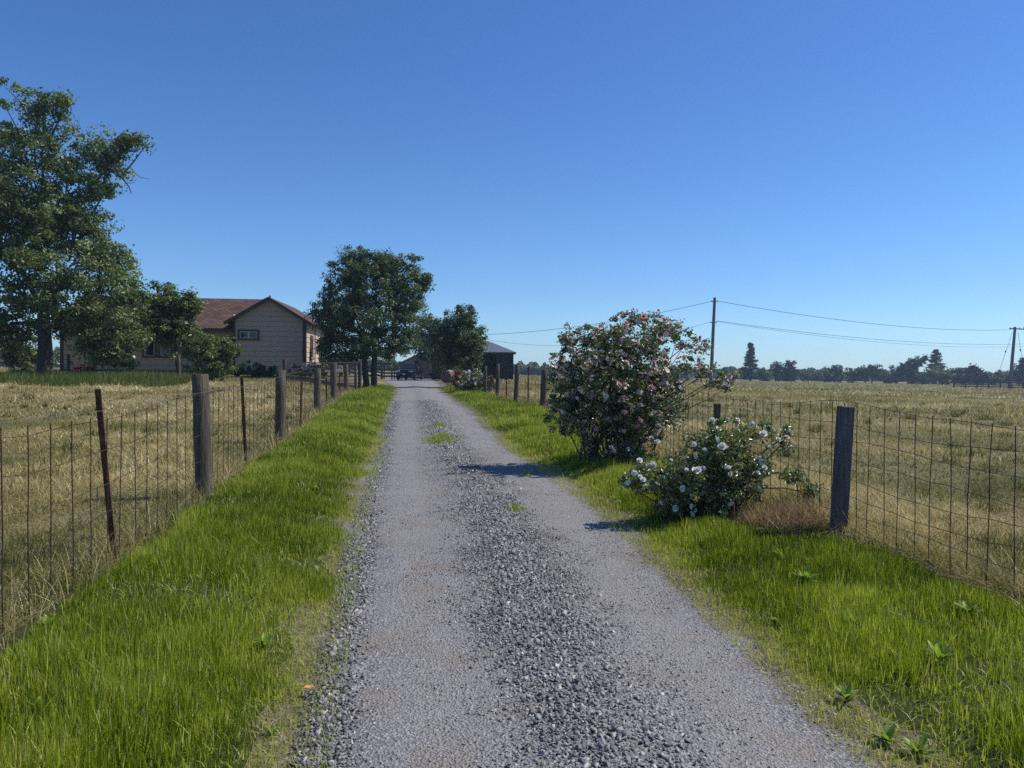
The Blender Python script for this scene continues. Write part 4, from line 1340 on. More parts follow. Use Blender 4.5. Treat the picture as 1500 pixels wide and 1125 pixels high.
# shingles
shm, nt, out = base_mat('shingle_roof')
b = nd(nt, 'ShaderNodeBsdfPrincipled'); b.inputs['Roughness'].default_value = .92; b.inputs['Specular IOR Level'].default_value = .15
uvn = nd(nt, 'ShaderNodeUVMap')
br = nd(nt, 'ShaderNodeTexBrick')
br.inputs['Color1'].default_value = (.145, .092, .072, 1); br.inputs['Color2'].default_value = (.09, .058, .048, 1); br.inputs['Mortar'].default_value = (.035, .022, .02, 1)
br.inputs['Scale'].default_value = 1; br.inputs['Mortar Size'].default_value = .018; br.inputs['Brick Width'].default_value = .34; br.inputs['Row Height'].default_value = .19
br.inputs['Bias'].default_value = -.1
nt.links.new(uvn.outputs[0], br.inputs[0])
nn = noise(nt, 1.2, 5)
mx = nd(nt, 'ShaderNodeMix', data_type='RGBA', blend_type='MULTIPLY'); mx.inputs[0].default_value = 1
nt.links.new(br.outputs[0], mx.inputs[6]); nt.links.new(ramp(nt, nn, [(.3, (.75, .75, .75)), (.7, (1.25, 1.2, 1.15))]), mx.inputs[7])
nt.links.new(mx.outputs[2], b.inputs['Base Color'])
bp = nd(nt, 'ShaderNodeBump'); bp.inputs['Strength'].default_value = .5; bp.inputs['Distance'].default_value = .02
nt.links.new(br.outputs['Fac'], bp.inputs['Height']); bp.invert = True
nt.links.new(bp.outputs[0], b.inputs['Normal']); nt.links.new(b.outputs[0], out.inputs[0])

TH = R(5)
house_loc = Vector((-12.1, 45, 1.0))
house = tag(empty('farmhouse', house_loc, TH), 'cream clapboard farmhouse with brown shingle roof and a gabled wing', 'house')


def boards(mb, x0, x1, z0, z1, y, nrm, top=None, step=.29, flip=False):
    """lap siding on the plane y=const (nrm 'y-') or x=const (nrm 'x+'); top(u) gives the wall's upper edge"""
    z = z0
    while z < z1 - .01:
        zt = min(z + step, z1)
        a, b_ = x0, x1
        if top is not None:
            a0, b0 = top(z); a1, b1 = top(zt)
            if b1 - a1 < .02: a1 = b1 = (a0 + b0) / 2
        else:
            a0, b0, a1, b1 = a, b_, a, b_
        o = .022
        if nrm == 'y-':
            vs = [(a0, y - o, z), (b0, y - o, z), (b1, y, zt - .010), (a1, y, zt - .010), (a0, y + .03, z), (b0, y + .03, z)]
        else:
            vs = [(y + o, a0, z), (y + o, b0, z), (y, b1, zt - .010), (y, a1, zt - .010), (y - .03, a0, z), (y - .03, b0, z)]
        mb.add(vs, [(0, 1, 2, 3), (4, 5, 1, 0)])
        z = zt


def roof_plane(name, corners, parent, m, th=.10, uvs=None):
    """sloped slab from four corners (eave0, eave1, ridge1, ridge0)"""
    c = [Vector(p) for p in corners]
    nrm = (c[1] - c[0]).cross(c[3] - c[0]).normalized()
    if nrm.z < 0: nrm = -nrm
    me = bpy.data.meshes.new(name)
    lo = [p - nrm * th for p in c]
    me.from_pydata([tuple(p) for p in c + lo], [], [(0, 1, 2, 3), (7, 6, 5, 4), (0, 4, 5, 1), (1, 5, 6, 2), (2, 6, 7, 3), (3, 7, 4, 0)])
    uv = me.uv_layers.new(name='UVMap')
    ux = (c[1] - c[0]).normalized(); uy = nrm.cross(ux)
    if uy.z < 0: uy = -uy
    for lp_ in me.loops:
        p = me.vertices[lp_.vertex_index].co - c[0]
        uv.data[lp_.index].uv = (p.dot(ux), p.dot(uy))
    bm = bmesh.new(); bm.from_mesh(me); bmesh.ops.recalc_face_normals(bm, faces=bm.faces); bm.to_mesh(me); bm.free()
    me.update()
    return link(name, me, m, parent)


def house_window(parent, c, w_, h_, axis='y-', sashes=2, depth=.06, dark=None):
    """trim board surround, white sashes and panes; c = centre on the wall face"""
    def bx(mb, du, dz, su, sz, d0, d1):
        if axis == 'y-':
            mb.box((c[0] + du, c[1] - (d0 + d1) / 2, c[2] + dz), (su, d1 - d0, sz))
        else:
            mb.box((c[0] + (d0 + d1) / 2, c[1] + du, c[2] + dz), (d1 - d0, su, sz))
    t = .11
    mb = MB()
    for s in (-1, 1):
        bx(mb, s * (w_ / 2 - t / 2), 0, t, h_ - 2 * t, .0, .065)
    bx(mb, 0, h_ / 2 - t / 2, w_, t, .0, .068)
    bx(mb, 0, -h_ / 2 + t / 2, w_ + .06, t, .0, .085)
    win = mb.build('window', trimm, parent)
    iw, ih = w_ - 2 * t, h_ - 2 * t
    mb = MB(); f = .045
    n = sashes
    for k in range(n):
        u = -iw / 2 + iw * (k + .5) / n
        for s in (-1, 1):
            bx(mb, u + s * (iw / n / 2 - f / 2), 0, f, ih, .005, .045)
            bx(mb, u, s * (ih / 2 - f / 2), iw / n - 2 * f, f, .005, .043)
    mb.build('frame', whitem, win)
    mb = MB(); bx(mb, 0, 0, iw - .01, ih - .01, .004, .022)
    mb.build('pane', glassm, win)
    return win


GP, GA, GW = .60, 4.62, 4.1      # pitch, apex and width of the gabled wing
def gtop(z):
    e = GA - GP * GW / 2
    if z <= e: return (-GW, 0)
    d = (GA - z) / GP
    return (-GW / 2 - d, -GW / 2 + d)
mb = MB(); boards(mb, -GW, 0, .45, GA, 0, 'y-', gtop)
mb.build('gable_wall', siding, house)
eave = GA - GP * GW / 2
mb = MB(); boards(mb, 0, 7.4, .45, eave + .0, 0, 'x+'); mb.build('side_wall', siding, house)
mb = MB(); mb.box((-GW + .0, .45, (eave + .45) / 2 + .2), (.02, .9, eave - .45 + .3)); mb.build('return_wall', siding, house)
mb = MB(); boards(mb, -14.1, -GW, .45, 3.05, .9, 'y-'); mb.build('front_wall', siding, house)
mb = MB()
mb.add([(-GW, .03, .4), (0, .03, .4), (0, .03, eave), (-GW / 2, .03, GA - .02), (-GW, .03, eave)], [(0, 1, 2, 3, 4)])
mb.add([(-.03, .03, .4), (-.03, 7.4, .4), (-.03, 7.4, eave), (-.03, .03, eave)], [(0, 1, 2, 3)])
mb.add([(-14.1, .93, .4), (-GW, .93, .4), (-GW, .93, 3.05), (-14.1, .93, 3.05)], [(0, 1, 2, 3)])
mb.build('lap_shadow_backing', trimm, house)  # dark sheet behind the board gaps, its colour stands in for lap shadows
# end gable of the main body
mb = MB(); mb.add([(-14.1, .9, .45), (-14.1, 7.4, .45), (-14.1, 7.4, 3.05), (-14.1, 4.2, 4.85), (-14.1, .9, 3.05)], [(0, 1, 2, 3, 4)]); mb.build('end_wall', siding, house)
mb = MB(); mb.add([(-14.1, 7.4, -.6), (0, 7.4, -.6), (0, 7.4, 3.2), (-14.1, 7.4, 3.0)], [(0, 1, 2, 3)]); mb.build('back_wall', siding, house)
mb = MB()
mb.box((-GW / 2, .03, -.1), (GW - .02, .06, 1.08)); mb.box((.0 - .03, 3.7, -.1), (.06, 7.3, 1.08)); mb.box((-9.1, .95, -.1), (9.98, .06, 1.08)); mb.box((-14.05, 4.1, -.1), (.06, 6.3, 1.08))
mb.build('skirting', skirtm, house)
# roofs
ov = .42
rx = -GW / 2
rz_ = GA + .13
roof_plane('roof', [(0 + ov, -.38, rz_ - GP * (GW / 2 + ov)), (0 + ov, 7.7, rz_ - GP * (GW / 2 + ov)), (rx, 7.7, rz_), (rx, -.38, rz_)], house, shm)
roof_plane('roof', [(-GW - ov, -.38, rz_ - GP * (GW / 2 + ov)), (-GW - ov, 7.7, rz_ - GP * (GW / 2 + ov)), (rx, 7.7, rz_), (rx, -.38, rz_)], house, shm)
MRZ = 5.0
roof_plane('roof', [(-14.5, .35, 2.92), (-2.9, .35, 2.92), (-2.9, 4.2, MRZ), (-14.5, 4.2, MRZ)], house, shm)
roof_plane('roof', [(-14.5, 8.0, 2.92), (-2.9, 8.0, 2.92), (-2.9, 4.2, MRZ), (-14.5, 4.2, MRZ)], house, shm)
# trim boards
mb = MB()
for s, x_ in ((1, ov), (-1, -GW - ov)):
    a = Vector((rx, -.405, rz_ - .09)); b_ = Vector((x_, -.405, rz_ - GP * (GW / 2 + ov) - .09))
    mb.bar(a, b_, .05, .17)
mb.build('rake_board', trimm, house)
mb = MB(); mb.box((-8.9, .33, 2.80), (11.2, .04, .16)); mb.build('fascia', trimm, house)
for c_, s_ in (((-.07, -.035, (eave + .45) / 2), (.16, .035, eave - .47)), ((.036, .06, (eave + .45) / 2), (.03, .14, eave - .6)), ((-GW + .06, -.035, (eave + .4) / 2), (.12, .035, eave - .5)),
               ((-14.02, .865, 1.74), (.18, .035, 2.6)), ((.036, 3.2, (eave + .4) / 2), (.03, .14, eave - .6)), ((.036, 7.3, (eave + .4) / 2), (.03, .16, eave - .6))):
    mb = MB(); mb.box(c_, s_); mb.build('corner_board', trimm, house)
house_window(house, (-3.23, -.022, 2.55), 1.2, .62)
house_window(house, (-9.1, .878, 1.85), .8, 1.35, sashes=1)
house_window(house, (-8.2, .878, 1.85), .8, 1.35, sashes=1)
house_window(house, (-7.3, .878, 1.85), .8, 1.35, sashes=1)
house_window(house, (-12.3, .878, 1.9), .9, 1.5, sashes=1)
house_window(house, (.022, 1.9, 1.9), .8, 1.5, 'x+', sashes=1)
house_window(house, (.022, 5.2, 1.9), .8, 1.5, 'x+', sashes=1)
mb = MB(); mb.lathe([(.09, 4.6), (.09, 5.42), (.13, 5.42), (.13, 5.58), (.09, 5.6)], (-9.75, 4.0, 0), 12); mb.build('flue_pipe', gate_m, house)
mb = MB(); mb.lathe([(.05, 4.5), (.05, 5.16)], (-2.75, 3.2, 0), 10); mb.build('vent_pipe', gate_m, house)
mb = MB(); mb.lathe([(.035, 2.9), (.035, 4.46), (.06, 4.48), (.03, 4.56)], (.2, 1.2, 0), 8); mb.build('service_mast', gate_m, house)

# pale globe lamp among the dark shrubs
p = at(195, 41)
lm = tag(empty('garden_lamp', p), 'pale round globe lamp on a short dark post before the house', 'lamp')
zt = P(195, 523.5, 41).z - p.z
mb = MB(); mb.lathe([(.03, 0), (.03, zt - .12), (.06, zt - .12), (.06, zt - .09)], (0, 0, 0), 8); mb.build('lamp_post', gate_m, lm)
mb = MB(); mb.lathe([(.05, zt - .09)] + [(.11 * math.sin(t) + .004, zt + .0 - .11 * math.cos(t)) for t in [i * PI / 8 for i in range(1, 8)]] + [(.004, zt + .11)], (0, 0, 0), 12); mb.build('globe', mat('white_globe', [(.5, (.6, .6, .58))], 5, .4), lm, smooth=True)

# ------------------------------------------------------------------ outbuildings
darkwall = mat('dark_barn_board', [(.3, (.014, .014, .017)), (.7, (.034, .034, .038))], 4, .9, .5, (6, 6, .6))
metalroof = mat('grey_metal_roof', [(.3, (.11, .125, .15)), (.7, (.16, .18, .21))], 2.5, .5, .1, (3, .4, .4), metal=.2)
tanwall = mat('tan_wall', [(.3, (.26, .17, .11)), (.7, (.34, .23, .16))], 3, .85, .3, (4, 1, .6))
bl = P(752, 545, 85); bl.z = hz(bl.x - 4, 85)
barn = tag(empty('pole_barn', bl), 'dark open fronted barn with a hipped grey metal roof', 'barn')
EZ = P(752, 516, 85).z - bl.z
RZZ = EZ + 1.35
W_ = 9.0; D_ = 6.4; o_ = .3
def facef(mb, pts, th=.1):
    c = [Vector(p) for p in pts]; n_ = (c[1] - c[0]).cross(c[2] - c[0]).normalized()
    if n_.z < 0: n_ = -n_
    k = len(c)
    mb.add(c + [p - n_ * th for p in c], [tuple(range(k)), tuple(range(2 * k - 1, k - 1, -1))] + [(i, i + k, (i + 1) % k + k, (i + 1) % k) for i in range(k)])
mb = MB()
e = [(-W_ - o_, -o_, EZ), (o_, -o_, EZ), (o_, D_ + o_, EZ), (-W_ - o_, D_ + o_, EZ)]
r0, r1 = (-W_ + 3.0, D_ / 2, RZZ), (-2.9, D_ / 2, RZZ)
facef(mb, [e[0], e[1], r1, r0]); facef(mb, [e[1], e[2], r1]); facef(mb, [e[2], e[3], r0, r1]); facef(mb, [e[3], e[0], r0])
mb.build('roof', metalroof, barn)
mb = MB()
mb.box((-.05, D_ / 2, EZ / 2 - .2), (.1, D_ - .02, EZ + .25)); mb.box((-W_ + .05, D_ / 2, EZ / 2 - .2), (.1, D_ - .02, EZ + .25)); mb.box((-W_ / 2, D_ - .05, EZ / 2 - .2), (W_ - .22, .1, EZ + .22))
k = 0
while k < 9:
    mb.box((-.11 - k * .21, .02 + .012 * (k % 2), EZ / 2 - .2), (.2, .05, EZ + .2)); k += 1
mb.build('wall', darkwall, barn)
for x_ in (-4.2, -6.4, -8.85):
    mb = MB(); mb.box((x_, .1, EZ / 2 - .2), (.18, .18, EZ + .2)); mb.build('support_post', darkwall, barn)
mb = MB(); mb.box((-W_ / 2 - 1.0, .12, EZ - .25), (W_ - 2.0, .08, .28))
mb.bar((-2.1, .06, EZ - 1.3), (-.9 - 3.2, .06, EZ - .3), .09, .09)
mb.build('header_beam', darkwall, barn)

sp = P(611, 545, 95); sp.z = hz(sp.x, 95)
shed = tag(empty('shed', sp), 'tan gabled shed with dark roof edge behind the parked car', 'shed')
ez, pz = P(582, 533, 95).z - sp.z, P(611, 519, 95).z - sp.z
hwid = 2.55
mb = MB(); mb.prism([(-hwid + .2, -.3), (hwid - .2, -.3), (hwid - .2, ez + .05), (0, pz - .1), (-hwid + .2, ez + .05)], 0, 5); mb.build('wall', tanwall, shed)
mb = MB()
for s in (-1, 1):
    facef(mb, [(s * hwid, -.35, ez - .05), (s * hwid, 5.3, ez - .05), (0, 5.3, pz), (0, -.35, pz)], .12)
mb.build('roof', skirtm, shed)
mb = MB(); mb.box((.3, -.03, 1.0), (2.4, .05, 2.1)); mb.build('garage_door', mat('brown_door', [(.5, (.16, .11, .08))], 4, .8, .2, (1, 1, 5)), shed)

sp = P(566, 545, 88); sp.z = hz(sp.x, 88)
shl = tag(empty('open_shelter', sp), 'flat roofed open shelter on thin posts left of the tan shed', 'shelter')
tz = P(566, 532.5, 88).z - sp.z
mb = MB(); mb.box((0, .8, tz), (2.2, 2.4, .16)); mb.build('roof', skirtm, shl)
for x_ in (-.55, .95):
    for y_ in (-.2, 1.8):
        mb = MB(); mb.box((x_, y_, tz / 2 - .2), (.11, .11, tz + .2)); mb.build('support_post', skirtm, shl)

# ------------------------------------------------------------------ parked car, three quarter front view
paint = mat('dark_blue_paint', [(.3, (.004, .005, .008)), (.7, (.006, .007, .011))], 2, .3, spec=.4)
tyrem = mat('tyre_rubber', [(.5, (.018, .018, .02))], 12, .85)
rimm = mat('alloy_rim', [(.5, (.35, .35, .37))], 12, .35, metal=.8)
lampm = mat('headlight_lens', [(.5, (.45, .48, .52))], 12, .12, spec=.7)
plastic = mat('black_plastic', [(.5, (.02, .02, .022))], 12, .6)
cl = P(601, 545, 80); cl.z = hz(cl.x, 80) + .02
car = tag(empty('parked_car', cl, R(-8)), 'dark blue sport utility car parked facing down the driveway', 'car')
# local: front towards -Y, width along X
secs = [(-2.35, .72, .42, .78), (-2.25, .86, .34, .98), (-1.9, .93, .30, 1.05), (-1.05, .95, .30, 1.12), (-.9, .95, .30, 1.13), (.8, .96, .30, 1.14), (1.9, .94, .32, 1.13), (2.25, .88, .38, 1.05), (2.35, .80, .45, .95)]
mb = MB()
prof = []
for y_, hw_, z0, z1 in secs:
    ring = [(-hw_ * .93, z0), (-hw_, z0 + .15), (-hw_ * 1.0, (z0 + z1) / 2), (-hw_ * .97, z1 - .12), (-hw_ * .86, z1), (0, z1 + .03), (hw_ * .86, z1), (hw_ * .97, z1 - .12), (hw_, (z0 + z1) / 2), (hw_, z0 + .15), (hw_ * .93, z0)]
    prof.append([(x_, y_, z_) for x_, z_ in ring])
k = len(prof[0])
vsx = [p for r_ in prof for p in r_]
fsx = [(i * k + j, i * k + (j + 1) % k, (i + 1) * k + (j + 1) % k, (i + 1) * k + j) for i in range(len(prof) - 1) for j in range(k)]
fsx += [tuple(range(k)), tuple(range(len(vsx) - 1, len(vsx) - 1 - k, -1))]
mb.add(vsx, fsx)
body = mb.build('body', paint, car, smooth=True)
mb = MB()
cab = [(-1.05, .80, 1.12, 1.13), (-.35, .70, 1.12, 1.66), (.1, .69, 1.12, 1.72), (1.6, .68, 1.12, 1.70), (2.15, .74, 1.1, 1.25)]
vsx, fsx = [], []
for y_, hw_, z0, z1 in cab:
    vsx += [(-.84, y_, z0), (-hw_, y_, z1), (0, y_, z1 + .03), (hw_, y_, z1), (.84, y_, z0)]
for i in range(len(cab) - 1):
    for j in range(4):
        fsx.append((i * 5 + j, i * 5 + j + 1, i * 5 + 6 + j, i * 5 + 5 + j))
mb.add(vsx, fsx)
mb.build('cabin', paint, car, smooth=True)
mb = MB(); mb.add([(-.76, -1.04, 1.16), (.76, -1.04, 1.16), (.64, -.42, 1.63), (-.64, -.42, 1.63)], [(0, 1, 2, 3)]); mb.add([(-.76, -1.055, 1.17), (.76, -1.055, 1.17), (.64, -.435, 1.64), (-.64, -.435, 1.64)], [(0, 1, 2, 3)])
mb.build('windscreen', glassm, car)
for s in (-1, 1):
    mb = MB(); mb.add([(s * .845, -.7, 1.17), (s * .845, 1.7, 1.17), (s * .715, 1.45, 1.6), (s * .725, -.2, 1.6)], [(0, 1, 2, 3)]); mb.build('side_window', glassm, car)
    mb = MB(); mb.box((s * .62, -2.29, .84), (.36, .12, .15)); mb.build('headlight', lampm, car, bevel=.03)
    mb = MB(); mb.box((s * .99, -.75, 1.16), (.2, .12, .14)); mb.build('mirror', paint, car, bevel=.03)
    for y_ in (-1.45, 1.4):
        mb = MB(); mb.lathe([(.20, -.12), (.33, -.12), (.355, -.08), (.355, .08), (.33, .12), (.20, .12)], (0, 0, 0), 20, 'X')
        wh = mb.build('tyre', tyrem, None, smooth=True)
        we = bpy.data.objects.new('wheel', None); COL.objects.link(we); we.parent = car; we.location = (s * .86, y_, .35)
        wh.parent = we
        mb = MB(); mb.lathe([(.05, -.10), (.20, -.11), (.22, -.05), (.22, .05), (.20, .11), (.05, .10)], (0, 0, 0), 14, 'X'); mb.build('rim', rimm, we, smooth=True)
mb = MB(); mb.box((0, -2.34, .78), (.8, .06, .22)); mb.build('grille', plastic, car, bevel=.02)
mb = MB(); mb.box((0, -2.3, .46), (1.5, .16, .14)); mb.build('bumper', plastic, car, bevel=.03)
mb = MB(); mb.box((0, -2.40, .58), (.34, .02, .15)); mb.build('number_plate', mat('plate_white', [(.5, (.55, .55, .53))], 9, .5), car)

# ------------------------------------------------------------------ white roofed cart behind the gate
cp = P(484, 545, 52); cp.z = hz(cp.x, 52)
cart = tag(empty('utility_cart', cp, R(25)), 'small white roofed utility cart parked behind the gate', 'cart')
wp = mat('white_paint', [(.4, (.66, .66, .64)), (.6, (.74, .74, .72))], 4, .4)
tz = P(484, 537.5, 52).z - cp.z
mb = MB(); mb.box((0, 0, tz), (1.2, 1.7, .07)); mb.build('roof', wp, cart, bevel=.02)
for sx_ in (-.54, .54):
    for sy in (-.75, .7):
        mb = MB(); mb.bar((sx_, sy, .5), (sx_ * .98, sy * .95, tz - .03), .045); mb.build('roof_support', wp, cart)
mb = MB(); mb.prism([(-.6, .28), (.6, .28), (.6, .62), (.5, .72), (-.5, .72), (-.6, .62)], -1.15, -.55); mb.box((0, .2, .36), (1.2, 1.5, .16)); mb.box((0, .75, .62), (1.2, .5, .3)); mb.build('body', wp, cart, bevel=.02)
mb = MB(); mb.box((0, .25, .62), (1.0, .45, .14)); mb.box((0, .5, .92), (1.0, .12, .5)); mb.build('seat', plastic, cart, bevel=.02)
for sx_ in (-.52, .52):
    for sy in (-.85, .75):
        mb = MB(); mb.lathe([(.08, -.09), (.22, -.09), (.25, -.06), (.25, .06), (.22, .09), (.08, .09)], (sx_, sy, .25), 14, 'X'); mb.build('wheel', tyrem, cart, smooth=True)

# ------------------------------------------------------------------ round bale by the road
bp_ = at(656.5, 62)
bale_m = mat('bale_brown', [(.3, (.085, .05, .04)), (.55, (.15, .095, .07)), (.8, (.23, .165, .125))], 5, .95, 1.0, (1, 1, 1), bscale=25)
bal = tag(empty('round_bale', bp_, R(62)), 'reddish brown round bale with a pale top beside the red rose shrub', 'bale')
mb = MB(); rb = .52
mb.lathe([(.05, -.42), (rb * .80, -.42), (rb * .95, -.36), (rb, -.24), (rb, .24), (rb * .95, .36), (rb * .80, .42), (.05, .42)], (0, 0, rb - .06), 22, 'X')
mb.build('bale_body', bale_m, bal, smooth=True)
mb = MB()
mb.add([(x_, math.sin(a) * (rb + .02), math.cos(a) * (rb + .02) + rb - .06) for x_ in (-.24, -.1, .1, .24) for a in [(-.7 + 1.4 * i / 8) * (1 + .12 * math.sin(5 * x_ + i)) for i in range(9)]], [(r_ * 9 + i, r_ * 9 + i + 1, r_ * 9 + i + 10, r_ * 9 + i + 9) for r_ in range(3) for i in range(8)])
mb.build('pale_cover', mat('pale_straw', [(.3, (.26, .21, .165)), (.7, (.38, .32, .26))], 6, .9, .5), bal, smooth=True)

# ------------------------------------------------------------------ utility poles and wires
polem = mat('utility_pole_wood', [(.3, (.10, .085, .075)), (.7, (.17, .15, .135))], 3, .9, .4, (4, 4, .4))
cable = mat('black_cable', [(.5, (.03, .03, .033))], 9, .6)
b0 = P(1041, 556, 90); b0.z = hz(b0.x, 90)
t0 = P(1047, 436, 90)
p1 = tag(empty('utility_pole', b0), 'plain utility pole without a crossarm standing behind the large pink rose bush', 'utility pole')
mb = MB(); mb.tube([Vector((0, 0, -.6)), (t0 - b0) * .5, t0 - b0], [.21, .19, .16], 12); mb.build('pole', polem, p1, smooth=True)
for fz in (.955, .72):
    c_ = (t0 - b0) * fz
    mb = MB(); mb.bar(c_ + Vector((-.35, 0, 0)), c_ + Vector((.35, 0, 0)), .07); br_ = mb.build('wire_bracket', gate_m, p1)
    for s in (-.33, .33):
        mb = MB(); mb.lathe([(.03, 0), (.06, .04), (.05, .1), (.02, .14)], c_ + Vector((s, 0, .02)), 8); mb.build('insulator', gate_m, br_)
b1 = P(1479, 562, 150); b1.z = hz(b1.x, 150)
t1 = P(1487, 479, 150)
p2 = tag(empty('utility_pole', b1), 'utility pole with a long crossarm beside the board fence', 'utility pole')
mb = MB(); mb.tube([Vector((0, 0, -.6)), (t1 - b1) * .5, t1 - b1], [.33, .29, .23], 12); mb.build('pole', polem, p2, smooth=True)
arm = P(1487, 482, 150) - b1
mb = MB(); mb.bar(arm + Vector((-1.25, -.25, .05)), arm + Vector((2.6, -.25, -.05)), .2, .2); mb.build('crossarm', polem, p2)
for s in (-1.1, -.5, .7, 1.5, 2.4):
    mb = MB(); mb.lathe([(.05, 0), (.09, .06), (.08, .16), (.03, .22)], arm + Vector((s, -.25, .12)), 8); mb.build('insulator', gate_m, p2)
for (xa, ya, xb, yb, ins) in ((1483, 487, 1463, 546, (1473, 515)), (1491, 487, 1500, 540, (1494.5, 513))):
    a, b_ = P(xa, ya, 150) - b1, P(xb, yb, 150) - b1
    mb = MB(); mb.tube([a, b_], .03, 5)
    q = P(*ins, 150) - b1; dd = (b_ - a).normalized()
    mb.tube([q - dd * .25, q, q + dd * .25], [.05, .12, .05], 6)
    mb.build('guy_wire', cable, p2)


def wire(label, a, b_, sag, r, n=24):
    a, b_ = Vector(a), Vector(b_)
    mb = MB()
    mb.tube([a.lerp(b_, t) - Vector((0, 0, 4 * sag * t * (1 - t))) - a for t in [i / n for i in range(n + 1)]], r, 5, cap=False)
    o = mb.build('power_line', cable, None)
    o.location = a
    tag(o, label, 'power line', 'overhead power lines')
    return o


wire('upper overhead wire from the plain pole to the barn side', P(1044, 441, 90), P(690, 491, 104), .8, .024)
wire('lower overhead wire dipping behind the pink rose bush to the left of the plain pole', P(1043, 471, 90), P(690, 493, 104), 1.95, .016)
wire('upper overhead wire from the plain pole to the end of the crossarm', P(1051, 441, 90), P(1481, 483, 149.6), 1.15, .03)
wire('lower overhead wire passing the crossarm pole below its arm', P(1050, 470, 90), P(1560, 500, 156), 1.5, .025)
wire('thin lowest overhead wire just under the lower one right of the plain pole', P(1050, 471, 90), P(1560, 503, 157), 1.7, .016)
wire('short wire from the crossarm out of the picture to the right', P(1500, 483, 150), P(1600, 487, 158), .3, .03)
wire('another short wire hanging below the crossarm towards the right', P(1496, 487.5, 150), P(1600, 492, 158), .3, .018)


# ------------------------------------------------------------------ far trees beyond the right field
def conifer(label, px, Y, pytop, pybot, hwpx, n, seed, base_frac=.06, top_only=False, lean=0.0, shape=1.0):
    rg = np.random.default_rng(seed)
    loc = at(px, Y)
    k = Y / FPX
    topz = P(px, pytop, Y).z - loc.z
    z0 = max(.2, topz * base_frac)
    root = tag(empty('pine_tree', loc), label, 'conifer', 'trees beyond the right field')
    W = hwpx * k
    # whorls of drooping boughs
    nb = 95
    zs = z0 + (topz - z0) * rg.random(nb) ** 1.25
    az = rg.uniform(0, 2 * PI, nb)
    rad = W * (1 - (zs - z0) / (topz - z0)) ** shape * rg.uniform(.55, 1.12, nb) + .25
    mb = MB()
    mb.tube([(0, 0, -.4), (0, 0, topz * .5), (0, 0, topz * .97)], [.035 * topz, .022 * topz, .03], 8)
    bi = rg.integers(0, nb, n)
    u = rg.random(n) ** .7
    r_ = rad[bi] * u
    c = np.stack([np.cos(az[bi]) * r_, np.sin(az[bi]) * r_, zs[bi] - .12 * r_ + .25 * (u ** 3) * rad[bi] * .4], -1)
    c += rg.standard_normal((n, 3)) * np.array([.22, .22, .14]) * (W / 3.0)
    for i in range(0, nb, 2):
        mb.tube([(0, 0, zs[i]), (math.cos(az[i]) * rad[i] * .9, math.sin(az[i]) * rad[i] * .9, zs[i] - .1 * rad[i])], [.06, .02], 4, cap=False)
    V, F, T = leaves(c, rg.standard_normal((n, 3)) + np.array([0, 0, .6]), .11 * W * rg.uniform(.6, 1.5, n) + .12, .45 + .2 * rg.standard_normal(n), rg, .4)
    link('crown', mesh_np('crown', V, [F], {'tint': T}), M_conifer, root)
    mb.build('trunk', bark, root, smooth=True)


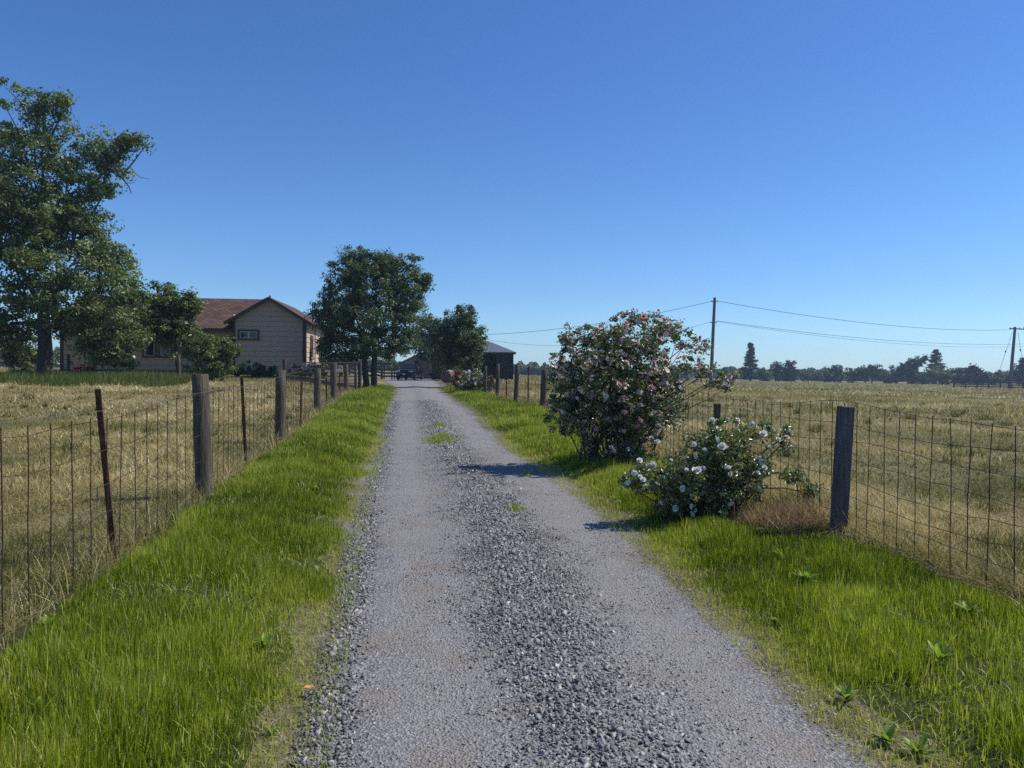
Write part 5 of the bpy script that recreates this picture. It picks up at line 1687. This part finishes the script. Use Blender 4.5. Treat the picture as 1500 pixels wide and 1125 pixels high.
conifer('tall dark conical conifer standing alone right of the plain pole', 1099, 250, 503, 557, 17, 9000, 101)
conifer('tall sparse pine rising behind the pale bushy tree', 1371, 262, 513, 560, 14, 5000, 102, .45, shape=.6)
FAR = [('low bush half hidden by the pink roses near the conical conifer', 1066, 245, [(1066, 549, 12, 8, 0, 2.5)], 1800, M_far),
       ('pale low tree touching the right side of the conical conifer', 1119, 246, [(1117, 549, 9, 9, 0, 2.0), (1124, 552, 6, 6, 0, 1.5)], 1700, M_pale),
       ('dark twin topped tree with a pointed branch to the right', 1150, 250, [(1141, 546, 11, 12, 0, 2.4), (1137, 536, 7, 6, 0, 1.5), (1158, 545, 11, 12, 0, 2.4), (1155, 537, 6, 7, 0, 1.4), (1162, 531, 6, 3, 0, .8), (1150, 553, 18, 6, 0, 2.5)], 4200, M_conifer),
       ('low tree row piece right of the twin topped tree', 1184, 262, [(1178, 551, 8, 6, 0, 2), (1190, 553, 10, 5, 0, 2), (1200, 553, 6, 5, 0, 1.5)], 2000, M_far),
       ('round headed tree at the left end of the middle clump', 1222, 250, [(1214, 549, 10, 10, 0, 2.4), (1226, 543, 9, 8, 0, 2), (1222, 553, 16, 8, 0, 2.5)], 3400, M_far),
       ('small rounded tree filling the middle of the clump', 1250, 255, [(1246, 550, 10, 9, 0, 2.2), (1256, 547, 8, 8, 0, 2)], 2400, M_far),
       ('broad round tree that is tallest in the middle clump', 1277, 250, [(1264, 549, 10, 12, 0, 2.4), (1276, 543, 11, 9, 0, 2.4), (1290, 548, 12, 11, 0, 2.5), (1302, 556, 9, 7, 0, 2)], 4600, M_far),
       ('big windswept tree with its top swept to the right', 1330, 250, [(1314, 550, 12, 14, 0, 2.6), (1332, 546, 16, 14, 0, 3), (1338, 533, 13, 7, 0, 2), (1350, 527, 9, 5, 0, 1.4), (1355, 524, 5, 4, 0, .9), (1326, 537, 8, 8, 0, 1.6), (1345, 552, 16, 12, 0, 2.6)], 7000, M_conifer),
       ('pale grey green bushy tree below the sparse pine', 1366, 244, [(1358, 552, 14, 12, 0, 2.6), (1372, 547, 13, 12, 0, 2.5), (1384, 553, 9, 11, 0, 2.2)], 4200, M_pale),
       ('dark uneven tree between the pale bushy tree and the fence', 1398, 248, [(1392, 552, 10, 12, 0, 2.2), (1404, 549, 9, 9, 0, 2), (1412, 556, 9, 9, 0, 2)], 3600, M_far),
       ('dark domed tree behind the left end of the board fence', 1428, 240, [(1428, 549, 14, 10, 0, 2.6), (1426, 540, 9, 6, 0, 1.8), (1438, 553, 10, 9, 0, 2.2)], 4200, M_conifer),
       ('low scrubby tree behind the middle of the board fence', 1458, 250, [(1452, 553, 9, 8, 0, 2), (1466, 552, 9, 9, 0, 2)], 2200, M_pale),
       ('dark layered tree at the right edge behind the crossarm pole', 1498, 235, [(1496, 543, 13, 12, 0, 2.6), (1503, 531, 9, 9, 0, 2), (1488, 553, 10, 9, 0, 2), (1515, 545, 12, 16, 0, 2.5)], 4600, M_conifer)]
for i, (lab, px, Y, lob, n, m_) in enumerate(FAR):
    tree('field_tree', lab, 'tree', px, Y, lob, n, .62, m_, 200 + i, r=.22, clump=1.0, nper=30, twigs=6, group='trees beyond the right field', hollow=.35)

# far-off woods that read as one mass
def woods(name, label, pxs, Y, hfun, n, seed, m_):
    rg = np.random.default_rng(seed)
    px = rg.uniform(pxs[0], pxs[1], n)
    yy = Y + rg.uniform(0, 14, n)
    X = (px - 750) / FPX * yy
    hh = hfun(px)
    z = H(X, yy) + hh * rg.random(n) ** .8
    c = np.stack([X, yy, z], -1)
    V, F, T = leaves(c, rg.standard_normal((n, 3)) + np.array([0, -.3, .4]), 1.3 * rg.uniform(.6, 1.5, n) * Y / 350, .45 + .2 * rg.standard_normal(n), rg, .7)
    tag(link(name, mesh_np(name, V, [F], {'tint': T}), m_), label, 'woods', kind='stuff')


woods('distant_treeline', 'bluish distant line of trees along the horizon beyond the right field', (1000, 1620), 400, lambda p: 2.2 + 2.6 * vnoise(p / 9, p * 0, 91) + 3.0 * vnoise(p / 31, p * 0, 92), 12000, 301, M_far)
woods('distant_treeline', 'bluish distant line of trees seen behind the fence posts right of the barn', (690, 1010), 300, lambda p: 2.6 + 2.8 * vnoise(p / 7, p * 0, 93), 9000, 302, M_far)
woods('distant_treeline', 'distant line of trees behind the gate and the twin trunk tree', (430, 660), 220, lambda p: 2.4 + 2.2 * vnoise(p / 7, p * 0, 94), 7000, 303, M_far)
woods('distant_treeline', 'distant line of trees at the left edge behind the big trunk', (-120, 110), 150, lambda p: 2.0 + 2.2 * vnoise(p / 12, p * 0, 95), 6000, 304, M_far)

# ------------------------------------------------------------------ haze in the air
hm_ = bpy.data.materials.new('haze_air'); hm_.use_nodes = True
nt = hm_.node_tree; nt.nodes.clear()
out = nd(nt, 'ShaderNodeOutputMaterial')
pv = nd(nt, 'ShaderNodeVolumePrincipled')
pv.inputs['Color'].default_value = (.62, .80, 1.0, 1)
pv.inputs['Density'].default_value = .00042
pv.inputs['Anisotropy'].default_value = .25
nt.links.new(pv.outputs[0], out.inputs['Volume'])
mb = MB(); mb.box((100, 240, 8), (900, 700, 30)); hz_o = mb.build('haze', hm_)
hz_o['kind'] = 'stuff'; hz_o['label'] = 'thin blue summer haze'; hz_o['category'] = 'haze'
